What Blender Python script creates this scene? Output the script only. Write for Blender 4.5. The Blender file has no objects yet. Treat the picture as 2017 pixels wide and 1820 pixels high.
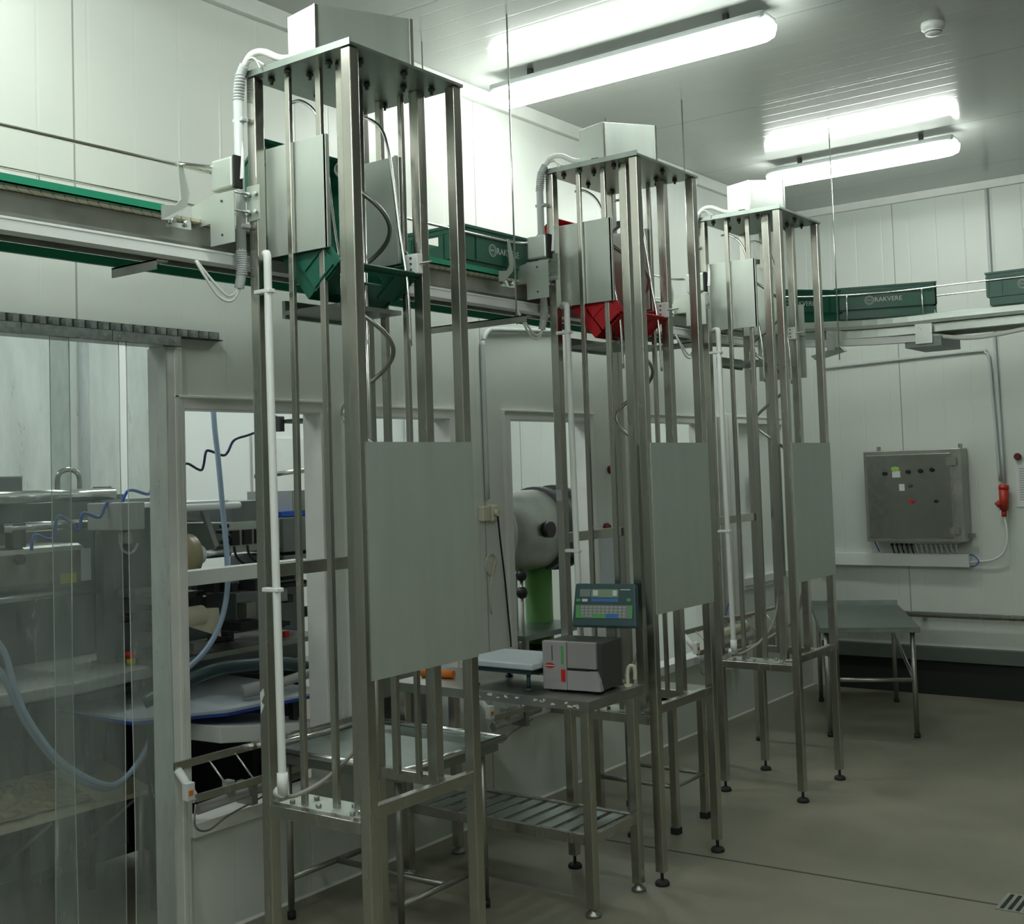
import bpy, bmesh, math, random
from mathutils import Vector, Matrix
random.seed(7)
PI = math.pi
S = bpy.context.scene
COL = S.collection

# ------------------------------------------------------------------ camera
CAM = (3.7651, 0.0, 1.75)
F, YAW, PITCH, ROLL, U0, V0 = 2337.8, .6339, .0494, -.0328, 1008.4, 816.7
w = Vector((-math.sin(YAW)*math.cos(PITCH), math.cos(YAW)*math.cos(PITCH), math.sin(PITCH)))
r0 = Vector((math.cos(YAW), math.sin(YAW), 0)); t0 = r0.cross(w)
rt = r0*math.cos(ROLL)+t0*math.sin(ROLL); up = -r0*math.sin(ROLL)+t0*math.cos(ROLL)
cd = bpy.data.cameras.new('camera'); cam = bpy.data.objects.new('camera', cd); COL.objects.link(cam)
cam.matrix_world = Matrix(((rt.x, up.x, -w.x, CAM[0]), (rt.y, up.y, -w.y, CAM[1]), (rt.z, up.z, -w.z, CAM[2]), (0, 0, 0, 1)))
cd.sensor_fit = 'HORIZONTAL'; cd.sensor_width = 36; cd.lens = F/2017*36
cd.shift_x = (1008.5-U0)/2017; cd.shift_y = -(910-V0)/2017
cd.clip_start = .05; cd.clip_end = 60
S.camera = cam
# ------------------------------------------------------------------ world, exposure
wd = bpy.data.worlds.new('world'); S.world = wd; wd.use_nodes = True
wd.node_tree.nodes['Background'].inputs[0].default_value = (.5, .56, .52, 1)
wd.node_tree.nodes['Background'].inputs[1].default_value = .02
S.view_settings.view_transform = 'Standard'; S.view_settings.look = 'None'
S.view_settings.gamma = 1; S.view_settings.use_curve_mapping = False
S.view_settings.exposure = 0.5
LAMP_E = 21.5      # lit diffusers of the ceiling lights
LAMP_N = 27.0      # those of the packing room behind the wall
LCOL = (.94, 1.0, .93)

# ------------------------------------------------------------------ materials
M = {}
def nt(name):
    m = bpy.data.materials.new(name); m.use_nodes = True; M[name] = m
    n = m.node_tree.nodes; return m, n, m.node_tree.links, n['Principled BSDF']
def mat(name, col, rough=.5, metal=0., noise=0., nscale=8., bump=0., bscale=60., coat=0., spec=None, stretch=None):
    m, n, l, b = nt(name)
    b.inputs['Base Color'].default_value = (*col, 1); b.inputs['Roughness'].default_value = rough
    b.inputs['Metallic'].default_value = metal
    if coat: b.inputs['Coat Weight'].default_value = coat
    if spec is not None: b.inputs['Specular IOR Level'].default_value = spec
    if noise or bump:
        tc = n.new('ShaderNodeTexCoord'); mp = n.new('ShaderNodeMapping')
        l.new(tc.outputs['Object'], mp.inputs[0])
        if stretch: mp.inputs['Scale'].default_value = stretch
    if noise:
        t = n.new('ShaderNodeTexNoise'); t.inputs['Scale'].default_value = nscale; t.inputs['Detail'].default_value = 5
        l.new(mp.outputs[0], t.inputs[0])
        r = n.new('ShaderNodeValToRGB')
        a = [max(0, c*(1-noise)) for c in col]; c2 = [min(1, c*(1+noise)) for c in col]
        r.color_ramp.elements[0].color = (*a, 1); r.color_ramp.elements[1].color = (*c2, 1)
        r.color_ramp.elements[0].position = .3; r.color_ramp.elements[1].position = .7
        l.new(t.outputs[0], r.inputs[0]); l.new(r.outputs[0], b.inputs['Base Color'])
        q = n.new('ShaderNodeMapRange'); q.inputs[3].default_value = max(0, rough-.08); q.inputs[4].default_value = min(1, rough+.1)
        l.new(t.outputs[0], q.inputs[0]); l.new(q.outputs[0], b.inputs['Roughness'])
    if bump:
        t = n.new('ShaderNodeTexNoise'); t.inputs['Scale'].default_value = bscale
        l.new(mp.outputs[0], t.inputs[0]); u = n.new('ShaderNodeBump'); u.inputs['Strength'].default_value = bump; u.inputs['Distance'].default_value = .01
        l.new(t.outputs[0], u.inputs['Height']); l.new(u.outputs[0], b.inputs['Normal'])
    return m
def panel_mat(name, col, axis, period, off, joint, joff, rough, depth=.0015, jcol=.35, dirt=.06):
    """white metal faced panels: fine grooves every `period`, dark joints every `joint` metres along axis"""
    m, n, l, b = nt(name)
    g = n.new('ShaderNodeNewGeometry'); s = n.new('ShaderNodeSeparateXYZ'); l.new(g.outputs['Position'], s.inputs[0])
    def line(per, o, wd_):
        a = n.new('ShaderNodeMath'); a.operation = 'ADD'; a.inputs[1].default_value = -o+100*per; l.new(s.outputs[axis], a.inputs[0])
        q = n.new('ShaderNodeMath'); q.operation = 'MODULO'; q.inputs[1].default_value = per; l.new(a.outputs[0], q.inputs[0])
        c = n.new('ShaderNodeMath'); c.operation = 'PINGPONG'; c.inputs[1].default_value = per/2; l.new(q.outputs[0], c.inputs[0])
        e = n.new('ShaderNodeMapRange'); e.inputs[1].default_value = 0; e.inputs[2].default_value = wd_; e.inputs[3].default_value = 1; e.inputs[4].default_value = 0
        l.new(c.outputs[0], e.inputs[0]); return e.outputs[0]
    fine = line(period, off, .008); jn = line(joint, joff, .006)
    nz = n.new('ShaderNodeTexNoise'); nz.inputs['Scale'].default_value = 1.3; nz.inputs['Detail'].default_value = 4; l.new(g.outputs['Position'], nz.inputs[0])
    r = n.new('ShaderNodeValToRGB'); r.color_ramp.elements[0].color = (*[c*(1-dirt) for c in col], 1); r.color_ramp.elements[1].color = (*[min(1, c*(1+dirt)) for c in col], 1)
    l.new(nz.outputs[0], r.inputs[0])
    mx = n.new('ShaderNodeMixRGB'); mx.inputs[2].default_value = (*[c*jcol for c in col], 1)
    l.new(r.outputs[0], mx.inputs[1]); l.new(jn, mx.inputs[0]); l.new(mx.outputs[0], b.inputs['Base Color'])
    ad = n.new('ShaderNodeMath'); ad.operation = 'ADD'; l.new(fine, ad.inputs[0]); l.new(jn, ad.inputs[1])
    bp = n.new('ShaderNodeBump'); bp.invert = True; bp.inputs['Strength'].default_value = 1; bp.inputs['Distance'].default_value = depth
    l.new(ad.outputs[0], bp.inputs['Height']); l.new(bp.outputs[0], b.inputs['Normal'])
    b.inputs['Roughness'].default_value = rough
    return m
panel_mat('wall_panel', (.66, .70, .66), 1, .205, .1, 2.36, 2.50, .34, depth=.0008)
panel_mat('wall_panel_far', (.60, .64, .60), 0, .205, .1, 1.2, .80, .38)
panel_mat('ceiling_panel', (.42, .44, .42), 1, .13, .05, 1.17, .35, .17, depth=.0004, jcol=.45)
mat('wall_room', (.78, .82, .80), .5)
mat('frame_white', (.72, .74, .71), .45, noise=.05, nscale=6)
mat('floor_resin', (.215, .208, .158), .45, noise=.16, nscale=2.2, bump=.12, bscale=180)
mat('joint_dark', (.07, .07, .06), .7)
mat('kerb', (.085, .105, .088), .6, noise=.1)
mat('recess', (.012, .018, .014), .8)
mat('steel', (.53, .52, .475), .25, 1., noise=.08, nscale=14, stretch=(1, 1, .12))
mat('steel_dull', (.38, .39, .36), .42, 1., noise=.14, nscale=9)
mat('steel_sheet', (.54, .595, .55), .42, .6, noise=.035, nscale=5, stretch=(4, 4, .6))
mat('steel_bright', (.72, .74, .72), .22, 1.)
mat('steel_plate', (.30, .345, .32), .40, 1., noise=.1, nscale=9)
mat('grey_metal', (.22, .24, .24), .45, .6, noise=.08)
mat('grey_paint', (.36, .37, .36), .5)
mat('dark_metal', (.06, .065, .065), .5, .5)
mat('black', (.012, .012, .013), .45)
mat('rubber', (.015, .015, .016), .7)
mat('white_plastic', (.78, .81, .80), .4)
mat('grey_pvc', (.50, .54, .54), .42)
mat('white_cable', (.72, .75, .72), .5)
mat('crate_green', (.012, .105, .068), .38, noise=.12, nscale=7)
mat('crate_red', (.50, .012, .020), .4, noise=.1, nscale=7)
mat('wear_green', (.02, .30, .17), .45)
mat('logo_white', (.70, .74, .72), .6)
mat('green_paint', (.085, .24, .05), .5)
mat('blue_plastic', (.02, .12, .62), .4)
mat('blue_edge', (.02, .06, .32), .4)
mat('blue_hose', (.38, .50, .66), .4)
mat('navy_hose', (.010, .012, .07), .35)
mat('blue_cable', (.01, .10, .42), .4)
mat('tan_film', (.36, .31, .18), .4)
mat('beige', (.62, .58, .42), .6)
mat('cream', (.62, .60, .46), .5)
mat('yellow', (.62, .55, .04), .5)
mat('orange', (.80, .22, .02), .5)
mat('red_plastic', (.55, .02, .015), .4)
mat('dark_red', (.12, .008, .01), .4)
mat('plug_red', (.42, .035, .02), .45)
mat('paper', (.66, .68, .68), .8)
mat('print_grey', (.34, .36, .37), .8)
mat('printer_grey', (.34, .33, .34), .5)
mat('printer_cover', (.42, .40, .41), .3, .4)
mat('printer_dark', (.045, .05, .045), .5)
mat('indicator_teal', (.035, .085, .095), .4)
mat('key_grey', (.20, .24, .23), .5)
mat('key_green', (.09, .36, .10), .5)
mat('key_blue', (.05, .17, .45), .5)
mat('lcd', (.22, .32, .22), .25)
mat('scale_white', (.50, .56, .60), .35, noise=.05)
mat('scale_dark', (.02, .05, .055), .4)
mat('cabinet_steel', (.40, .41, .38), .22, 1., noise=.06, nscale=20)
mat('label_green', (.30, .55, .10), .5)
mat('hose_grey', (.30, .29, .26), .35)
mat('galvanised', (.38, .42, .40), .5, .8, noise=.25, nscale=40)
def slat_mat():
    m, n, l, b = nt('slat_belt')
    g = n.new('ShaderNodeNewGeometry'); s = n.new('ShaderNodeSeparateXYZ'); l.new(g.outputs['Position'], s.inputs[0])
    a = n.new('ShaderNodeMath'); a.operation = 'ADD'; l.new(s.outputs[0], a.inputs[0]); l.new(s.outputs[1], a.inputs[1])
    q = n.new('ShaderNodeMath'); q.operation = 'PINGPONG'; q.inputs[1].default_value = .019; l.new(a.outputs[0], q.inputs[0])
    e = n.new('ShaderNodeMapRange'); e.inputs[1].default_value = 0; e.inputs[2].default_value = .004; l.new(q.outputs[0], e.inputs[0])
    r = n.new('ShaderNodeMixRGB'); r.inputs[1].default_value = (.22, .20, .12, 1); r.inputs[2].default_value = (.60, .58, .45, 1)
    l.new(e.outputs[0], r.inputs[0]); l.new(r.outputs[0], b.inputs['Base Color']); b.inputs['Roughness'].default_value = .5
slat_mat()
def emis(name, col, e):
    m, n, l, b = nt(name); b.inputs['Base Color'].default_value = (.9, .9, .9, 1)
    b.inputs['Emission Color'].default_value = (*col, 1); b.inputs['Emission Strength'].default_value = e
emis('lamp_lit', LCOL, LAMP_E); emis('lamp_lit_room', (.93, 1., .96), LAMP_N); emis('lamp_tube_end', LCOL, 1.5)
def curtain_mat(name, haze, dirt):
    m, n, l, b = nt(name)
    b.inputs['Base Color'].default_value = (.42, .47, .45, 1); b.inputs['Roughness'].default_value = .12
    tr = n.new('ShaderNodeBsdfTransparent'); tr.inputs[0].default_value = (.84, .88, .86, 1)
    tc = n.new('ShaderNodeTexCoord'); mp = n.new('ShaderNodeMapping'); mp.inputs['Scale'].default_value = (3, 3, .7); l.new(tc.outputs['Object'], mp.inputs[0])
    t = n.new('ShaderNodeTexNoise'); t.inputs['Scale'].default_value = 4; t.inputs['Detail'].default_value = 8; t.inputs['Roughness'].default_value = .65; l.new(mp.outputs[0], t.inputs[0])
    q = n.new('ShaderNodeMapRange'); q.inputs[1].default_value = .35; q.inputs[2].default_value = .8; q.inputs[3].default_value = haze; q.inputs[4].default_value = haze+dirt
    l.new(t.outputs[0], q.inputs[0])
    q2 = n.new('ShaderNodeMapRange'); q2.inputs[1].default_value = .60; q2.inputs[2].default_value = .70; q2.inputs[3].default_value = 0; q2.inputs[4].default_value = .22
    t2 = n.new('ShaderNodeTexNoise'); t2.inputs['Scale'].default_value = 9; t2.inputs['Detail'].default_value = 10; t2.inputs['Roughness'].default_value = .7; t2.inputs['Distortion'].default_value = .6; l.new(mp.outputs[0], t2.inputs[0]); l.new(t2.outputs[0], q2.inputs[0])
    ad = n.new('ShaderNodeMath'); ad.operation = 'ADD'; ad.use_clamp = True; l.new(q.outputs[0], ad.inputs[0]); l.new(q2.outputs[0], ad.inputs[1]); q = ad
    mx = n.new('ShaderNodeMixShader'); l.new(q.outputs[0], mx.inputs[0]); l.new(tr.outputs[0], mx.inputs[1]); l.new(b.outputs[0], mx.inputs[2])
    l.new(mx.outputs[0], n['Material Output'].inputs[0])
curtain_mat('pvc_strip', .22, .26)
mat('pvc_edge', (.55, .60, .56), .2)

# ------------------------------------------------------------------ mesh helpers
ORG = {}
class MB:
    def __init__(s): s.b = bmesh.new()
    def box(s, x0, x1, y0, y1, z0, z1, mtx=None):
        vs = [s.b.verts.new((x, y, z)) for x in (x0, x1) for y in (y0, y1) for z in (z0, z1)]
        for f in ((0, 1, 3, 2), (4, 6, 7, 5), (0, 4, 5, 1), (2, 3, 7, 6), (0, 2, 6, 4), (1, 5, 7, 3)):
            s.b.faces.new([vs[i] for i in f])
        if mtx is not None: bmesh.ops.transform(s.b, matrix=mtx, verts=vs)
        return s
    def cyl(s, p0, p1, r, r2=None, seg=14):
        p0, p1 = Vector(p0), Vector(p1); r2 = r if r2 is None else r2
        d = (p1-p0).normalized(); a = d.orthogonal().normalized(); c = d.cross(a)
        A = [s.b.verts.new(p0+(a*math.cos(2*PI*i/seg)+c*math.sin(2*PI*i/seg))*r) for i in range(seg)]
        B = [s.b.verts.new(p1+(a*math.cos(2*PI*i/seg)+c*math.sin(2*PI*i/seg))*r2) for i in range(seg)]
        for i in range(seg):
            f = s.b.faces.new((A[i], A[(i+1) % seg], B[(i+1) % seg], B[i])); f.smooth = True
        s.b.faces.new(A[::-1]); s.b.faces.new(B); return s
    def tube(s, pts, r, seg=10, smooth=6):
        P = [Vector(p) for p in pts]
        if smooth > 1 and len(P) > 2:
            Q = []
            for i in range(len(P)-1):
                p0 = P[max(i-1, 0)]; p1 = P[i]; p2 = P[i+1]; p3 = P[min(i+2, len(P)-1)]
                for k in range(smooth):
                    t = k/smooth
                    Q.append(.5*((2*p1)+(p2-p0)*t+(2*p0-5*p1+4*p2-p3)*t*t+(-p0+3*p1-3*p2+p3)*t*t*t))
            Q.append(P[-1]); P = Q
        rings = []; a = None
        for i, p in enumerate(P):
            d = (P[min(i+1, len(P)-1)]-P[max(i-1, 0)])
            d = d.normalized() if d.length > 1e-9 else Vector((0, 0, 1))
            if a is None: a = d.orthogonal().normalized()
            a = (a-d*a.dot(d)); a = a.normalized() if a.length > 1e-6 else d.orthogonal().normalized()
            c = d.cross(a)
            rings.append([s.b.verts.new(p+(a*math.cos(2*PI*k/seg)+c*math.sin(2*PI*k/seg))*r) for k in range(seg)])
        for A, B in zip(rings, rings[1:]):
            for k in range(seg):
                f = s.b.faces.new((A[k], A[(k+1) % seg], B[(k+1) % seg], B[k])); f.smooth = True
        s.b.faces.new(rings[0][::-1]); s.b.faces.new(rings[-1]); return s
    def poly(s, pts, vec):
        """flat polygon thickened by vec"""
        v = Vector(vec); A = [s.b.verts.new(p) for p in pts]; B = [s.b.verts.new(Vector(p)+v) for p in pts]; n = len(A)
        for i in range(n): s.b.faces.new((A[i], A[(i+1) % n], B[(i+1) % n], B[i]))
        s.b.faces.new(A[::-1]); s.b.faces.new(B); return s
    def lathe(s, prof, c, axis='z', seg=24):
        c = Vector(c); rings = []
        for r, h in prof:
            ring = []
            for k in range(seg):
                a = 2*PI*k/seg; x, y = r*math.cos(a), r*math.sin(a)
                v = {'z': (x, y, h), 'y': (x, h, y), 'x': (h, x, y)}[axis]
                ring.append(s.b.verts.new(c+Vector(v)))
            rings.append(ring)
        for A, B in zip(rings, rings[1:]):
            for k in range(seg):
                f = s.b.faces.new((A[k], A[(k+1) % seg], B[(k+1) % seg], B[k])); f.smooth = True
        s.b.faces.new(rings[0]); s.b.faces.new(rings[-1][::-1]); return s
    def ring(s, c, ro, ri, dy, seg=24):
        c = Vector(c); Q = []
        for r, h in ((ro, 0), (ro, dy), (ri, dy), (ri, 0)):
            Q.append([s.b.verts.new(c+Vector((r*math.cos(2*PI*k/seg), h, r*math.sin(2*PI*k/seg)))) for k in range(seg)])
        for a in range(4):
            for k in range(seg): s.b.faces.new((Q[a][k], Q[a][(k+1) % seg], Q[(a+1) % 4][(k+1) % seg], Q[(a+1) % 4][k]))
        return s
    def sweep(s, path, prof):
        """path: list of (pos, side vector); prof: closed list of (d, z)"""
        rings = [[s.b.verts.new(Vector(p)+sd*d+Vector((0, 0, z))) for d, z in prof] for p, sd in path]
        n = len(prof)
        for A, B in zip(rings, rings[1:]):
            for k in range(n): s.b.faces.new((A[k], A[(k+1) % n], B[(k+1) % n], B[k]))
        s.b.faces.new(rings[0][::-1]); s.b.faces.new(rings[-1]); return s
    def build(s, name, m, parent=None, bev=0., mtx=None, label=None):
        if mtx is not None: bmesh.ops.transform(s.b, matrix=mtx, verts=s.b.verts)
        p = parent; o = Vector((0, 0, 0))
        while p is not None:
            if p.name in ORG: o = ORG[p.name]
            p = p.parent
        if o.length: bmesh.ops.translate(s.b, vec=-o, verts=s.b.verts)
        bmesh.ops.recalc_face_normals(s.b, faces=s.b.faces)
        me = bpy.data.meshes.new(name); s.b.to_mesh(me); s.b.free()
        me.materials.append(M[m]); ob = bpy.data.objects.new(name, me); COL.objects.link(ob)
        if parent: ob.parent = parent
        if bev:
            b = ob.modifiers.new('bevel', 'BEVEL'); b.width = bev; b.segments = 2; b.limit_method = 'ANGLE'; b.angle_limit = .9
            b.harden_normals = False
        if label: ob['label'] = label
        return ob
def tag(o, label, cat, group=None):
    o['label'] = label; o['category'] = cat
    if group: o['group'] = group
    return o
def thing(name, label, cat, loc=(0, 0, 0), rz=0., group=None, world=True):
    """world=True: parts are given in world metres; False: in the thing's own frame"""
    o = bpy.data.objects.new(name, None); COL.objects.link(o); o.location = loc; o.rotation_euler = (0, 0, rz)
    o.empty_display_size = .1
    if world: ORG[o.name] = Vector(loc)
    return tag(o, label, cat, group)
def struct(o): o['kind'] = 'structure'; return o
def text_mb(txt, size, mtx, ext=.0006):
    cu = bpy.data.curves.new('t', 'FONT'); cu.body = txt; cu.size = size; cu.extrude = ext; cu.align_x = 'CENTER'; cu.align_y = 'CENTER'
    ob = bpy.data.objects.new('t', cu); COL.objects.link(ob); bpy.context.view_layer.update()
    me = bpy.data.meshes.new_from_object(ob.evaluated_get(bpy.context.evaluated_depsgraph_get()))
    b = MB(); b.b.from_mesh(me); bmesh.ops.transform(b.b, matrix=mtx, verts=b.b.verts)
    bpy.data.objects.remove(ob); bpy.data.curves.remove(cu); bpy.data.meshes.remove(me); return b
def copy_tree(o, parent=None):
    c = o.copy(); COL.objects.link(c); c.parent = parent
    for ch in list(o.children): copy_tree(ch, c)
    return c
def Rz(a): return Matrix.Rotation(a, 4, 'Z')
def T(*a): return Matrix.Translation(a)

# ------------------------------------------------------------------ the room
HC, YF = 3.78, 9.05
struct(MB().box(-3.8, 9.2, -6.2, 9.3, -.12, 0).build('floor', 'floor_resin'))
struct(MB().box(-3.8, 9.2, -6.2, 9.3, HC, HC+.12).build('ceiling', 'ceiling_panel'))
OPEN = [(1.15, 2.874, 0, 2.285), (2.952, 3.69, .45, 2.045), (3.88, 4.58, .50, 2.035), (5.08, 5.856, .50, 2.04), (6.45, 7.30, .50, 2.05), (7.84, 8.62, .94, 2.06)]
def holed(x0, x1, y0, y1, z0, z1, holes):
    b = MB(); ys = sorted({y0, y1, *[h[0] for h in holes], *[h[1] for h in holes]})
    for a, c in zip(ys, ys[1:]):
        m = (a+c)/2; cur = z0
        for h in sorted([h for h in holes if h[0] < m < h[1]], key=lambda h: h[2]):
            if h[2] > cur: b.box(x0, x1, a, c, cur, h[2])
            cur = h[3]
        if cur < z1: b.box(x0, x1, a, c, cur, z1)
    bmesh.ops.remove_doubles(b.b, verts=b.b.verts, dist=1e-5)
    return b
struct(holed(-.09, 0, -6.0, YF, 0, HC, OPEN).build('wall_left', 'wall_panel'))
struct(MB().box(-3.7, 9.1, YF, YF+.12, 0, HC).build('wall_far', 'wall_panel_far'))
struct(MB().box(9.0, 9.12, -6.0, YF, 0, HC).build('wall_right', 'wall_panel'))
struct(MB().box(-3.7, 9.1, -6.12, -6.0, 0, HC).build('wall_back', 'wall_panel_far'))
struct(MB().box(-3.72, -3.6, -6.0, YF, 0, HC).build('wall_packing_room', 'wall_room'))
# cornice and cove trims
struct(MB().box(0, .035, -6, YF, HC-.075, HC).build('trim_1', 'frame_white', bev=.004))
struct(MB().box(0, 9, YF-.035, YF, HC-.06, HC).build('trim_2', 'frame_white', bev=.004))
b = MB()
for a, c in ((2.96, YF),): b.poly([(0, a, 0), (.008, a, 0), (.002, a, .010), (0, a, .010)], (0, c-a, 0))
struct(b.build('baseboard_left', 'frame_white'))
struct(MB().box(.10, 9, YF-.05, YF, .255, .36).build('baseboard_far', 'kerb', bev=.004))
struct(MB().box(.10, 9, YF-.012, YF, 0, .255).build('trim_3', 'recess'))
# floor joint
struct(MB().box(.5, 9, 4.83, 4.842, 0, .0015).build('trim_4', 'joint_dark', mtx=T(.7, 4.836, 0) @ Rz(.043) @ T(-.7, -4.836, 0)))
# window frames (proud white profiles round each opening)
for i, (y0, y1, z0, z1) in enumerate(OPEN[1:], 1):
    b = MB(); t = .05
    b.box(-.097, .018, y0-t, y0+.004, z0-.05, z1+t).box(-.097, .018, y1-.004, y1+t, z0-.05, z1+t)
    b.box(-.097, .018, y0, y1, z1-.004, z1+t).box(-.097, .03, y0, y1, z0-.05, z0+.004)
    b.box(.018, .026, y0-t, y1+t, z1+t-.012, z1+t)
    struct(b.build('window_%d' % i, 'frame_white', bev=.003))
# door casing: the broad post between doorway and first window
b = MB().box(-.095, .022, 2.868, 2.945, 0, 2.28).box(.0, .026, 2.905, 2.925, 0, 2.28).box(-.095, .022, 1.09, 1.154, 0, 2.30)
struct(b.build('door_1', 'frame_white', bev=.004))
# pillar profiles between fourth window and the glazed panel
struct(MB().box(0, .04, 7.40, 7.46, .35, 2.12).box(0, .055, 7.50, 7.60, .35, 2.10).box(0, .04, 7.64, 7.70, .35, 2.12).build('trim_5', 'frame_white', bev=.004))
struct(MB().box(0, .02, 7.74, 8.70, .86, .92).build('trim_6', 'frame_white', bev=.004))

# ------------------------------------------------------------------ ceiling lights
def light(x0, y, label, m='lamp_lit', group='ceiling lights', L=1.52, dz=0.):
    z = HC-.125+dz
    t = thing('ceiling_light', label, 'ceiling light', (x0+L/2, y, z), group=group)
    MB().box(x0+.01, x0+L-.01, y-.075, y+.075, z+.035, z+.075).build('housing', 'grey_pvc', t, bev=.012)
    b = MB(); prof = [(-.078, .036), (-.078, .012), (-.055, -.030), (-.02, -.040), (.02, -.040), (.055, -.030), (.078, .012), (.078, .036)]
    path = []
    for k, (xx, s) in enumerate([(0, .62), (.012, .82), (.05, .97), (.12, 1), (L-.12, 1), (L-.05, .97), (L-.012, .82), (L, .62)]):
        path.append((xx, s))
    rings = [[b.b.verts.new((x0+xx, y+d*s, z+.036+(q-.036)*s)) for d, q in prof] for xx, s in path]
    n = len(prof)
    for A, B in zip(rings, rings[1:]):
        for k in range(n): b.b.faces.new((A[k], A[(k+1) % n], B[(k+1) % n], B[k]))
    b.b.faces.new(rings[0][::-1]); b.b.faces.new(rings[-1]); b.build('diffuser', m, t)
    for xx in (.22, L-.22):
        MB().box(x0+xx-.012, x0+xx+.012, y-.012, y+.012, z+.075, HC+dz).build('hanger', 'dark_metal', t)
    return t
light(.18, 4.83, 'long lit fluorescent batten, the nearer and larger of the two on the ceiling', group=None)
light(.51, 7.45, 'lit fluorescent batten near the far wall, above the farthest lift tower', group=None, L=1.24)
for i, (x, y) in enumerate([(.3, 1.9), (.3, -.8), (2.7, 1.9), (2.7, -.8), (5.2, 1.9)]):
    light(x, y, 'lit fluorescent batten outside the frame', group='ceiling lights out of the frame')
for x, y in ((-2.6, 1.8), (-2.6, 4.4), (-2.6, 7.0)):
    light(x, y, 'lit batten of the packing room behind the wall openings', m='lamp_lit_room', group='packing room ceiling lights')
t = thing('smoke_detector', 'round white smoke detector on the ceiling at upper right', 'smoke detector', (2.173, 5.573, HC))
MB().lathe([(.052, 0), (.054, -.012), (.052, -.03), (.030, -.038)], (2.173, 5.573, HC)).build('base', 'white_plastic', t)
MB().lathe([(.036, -.030), (.040, -.042), (.034, -.056), (.012, -.060)], (2.173, 5.573, HC)).build('sensor_head', 'white_plastic', t)
MB().lathe([(.0385, -.044), (.0385, -.049)], (2.173, 5.573, HC)).build('slot', 'dark_metal', t)

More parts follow.
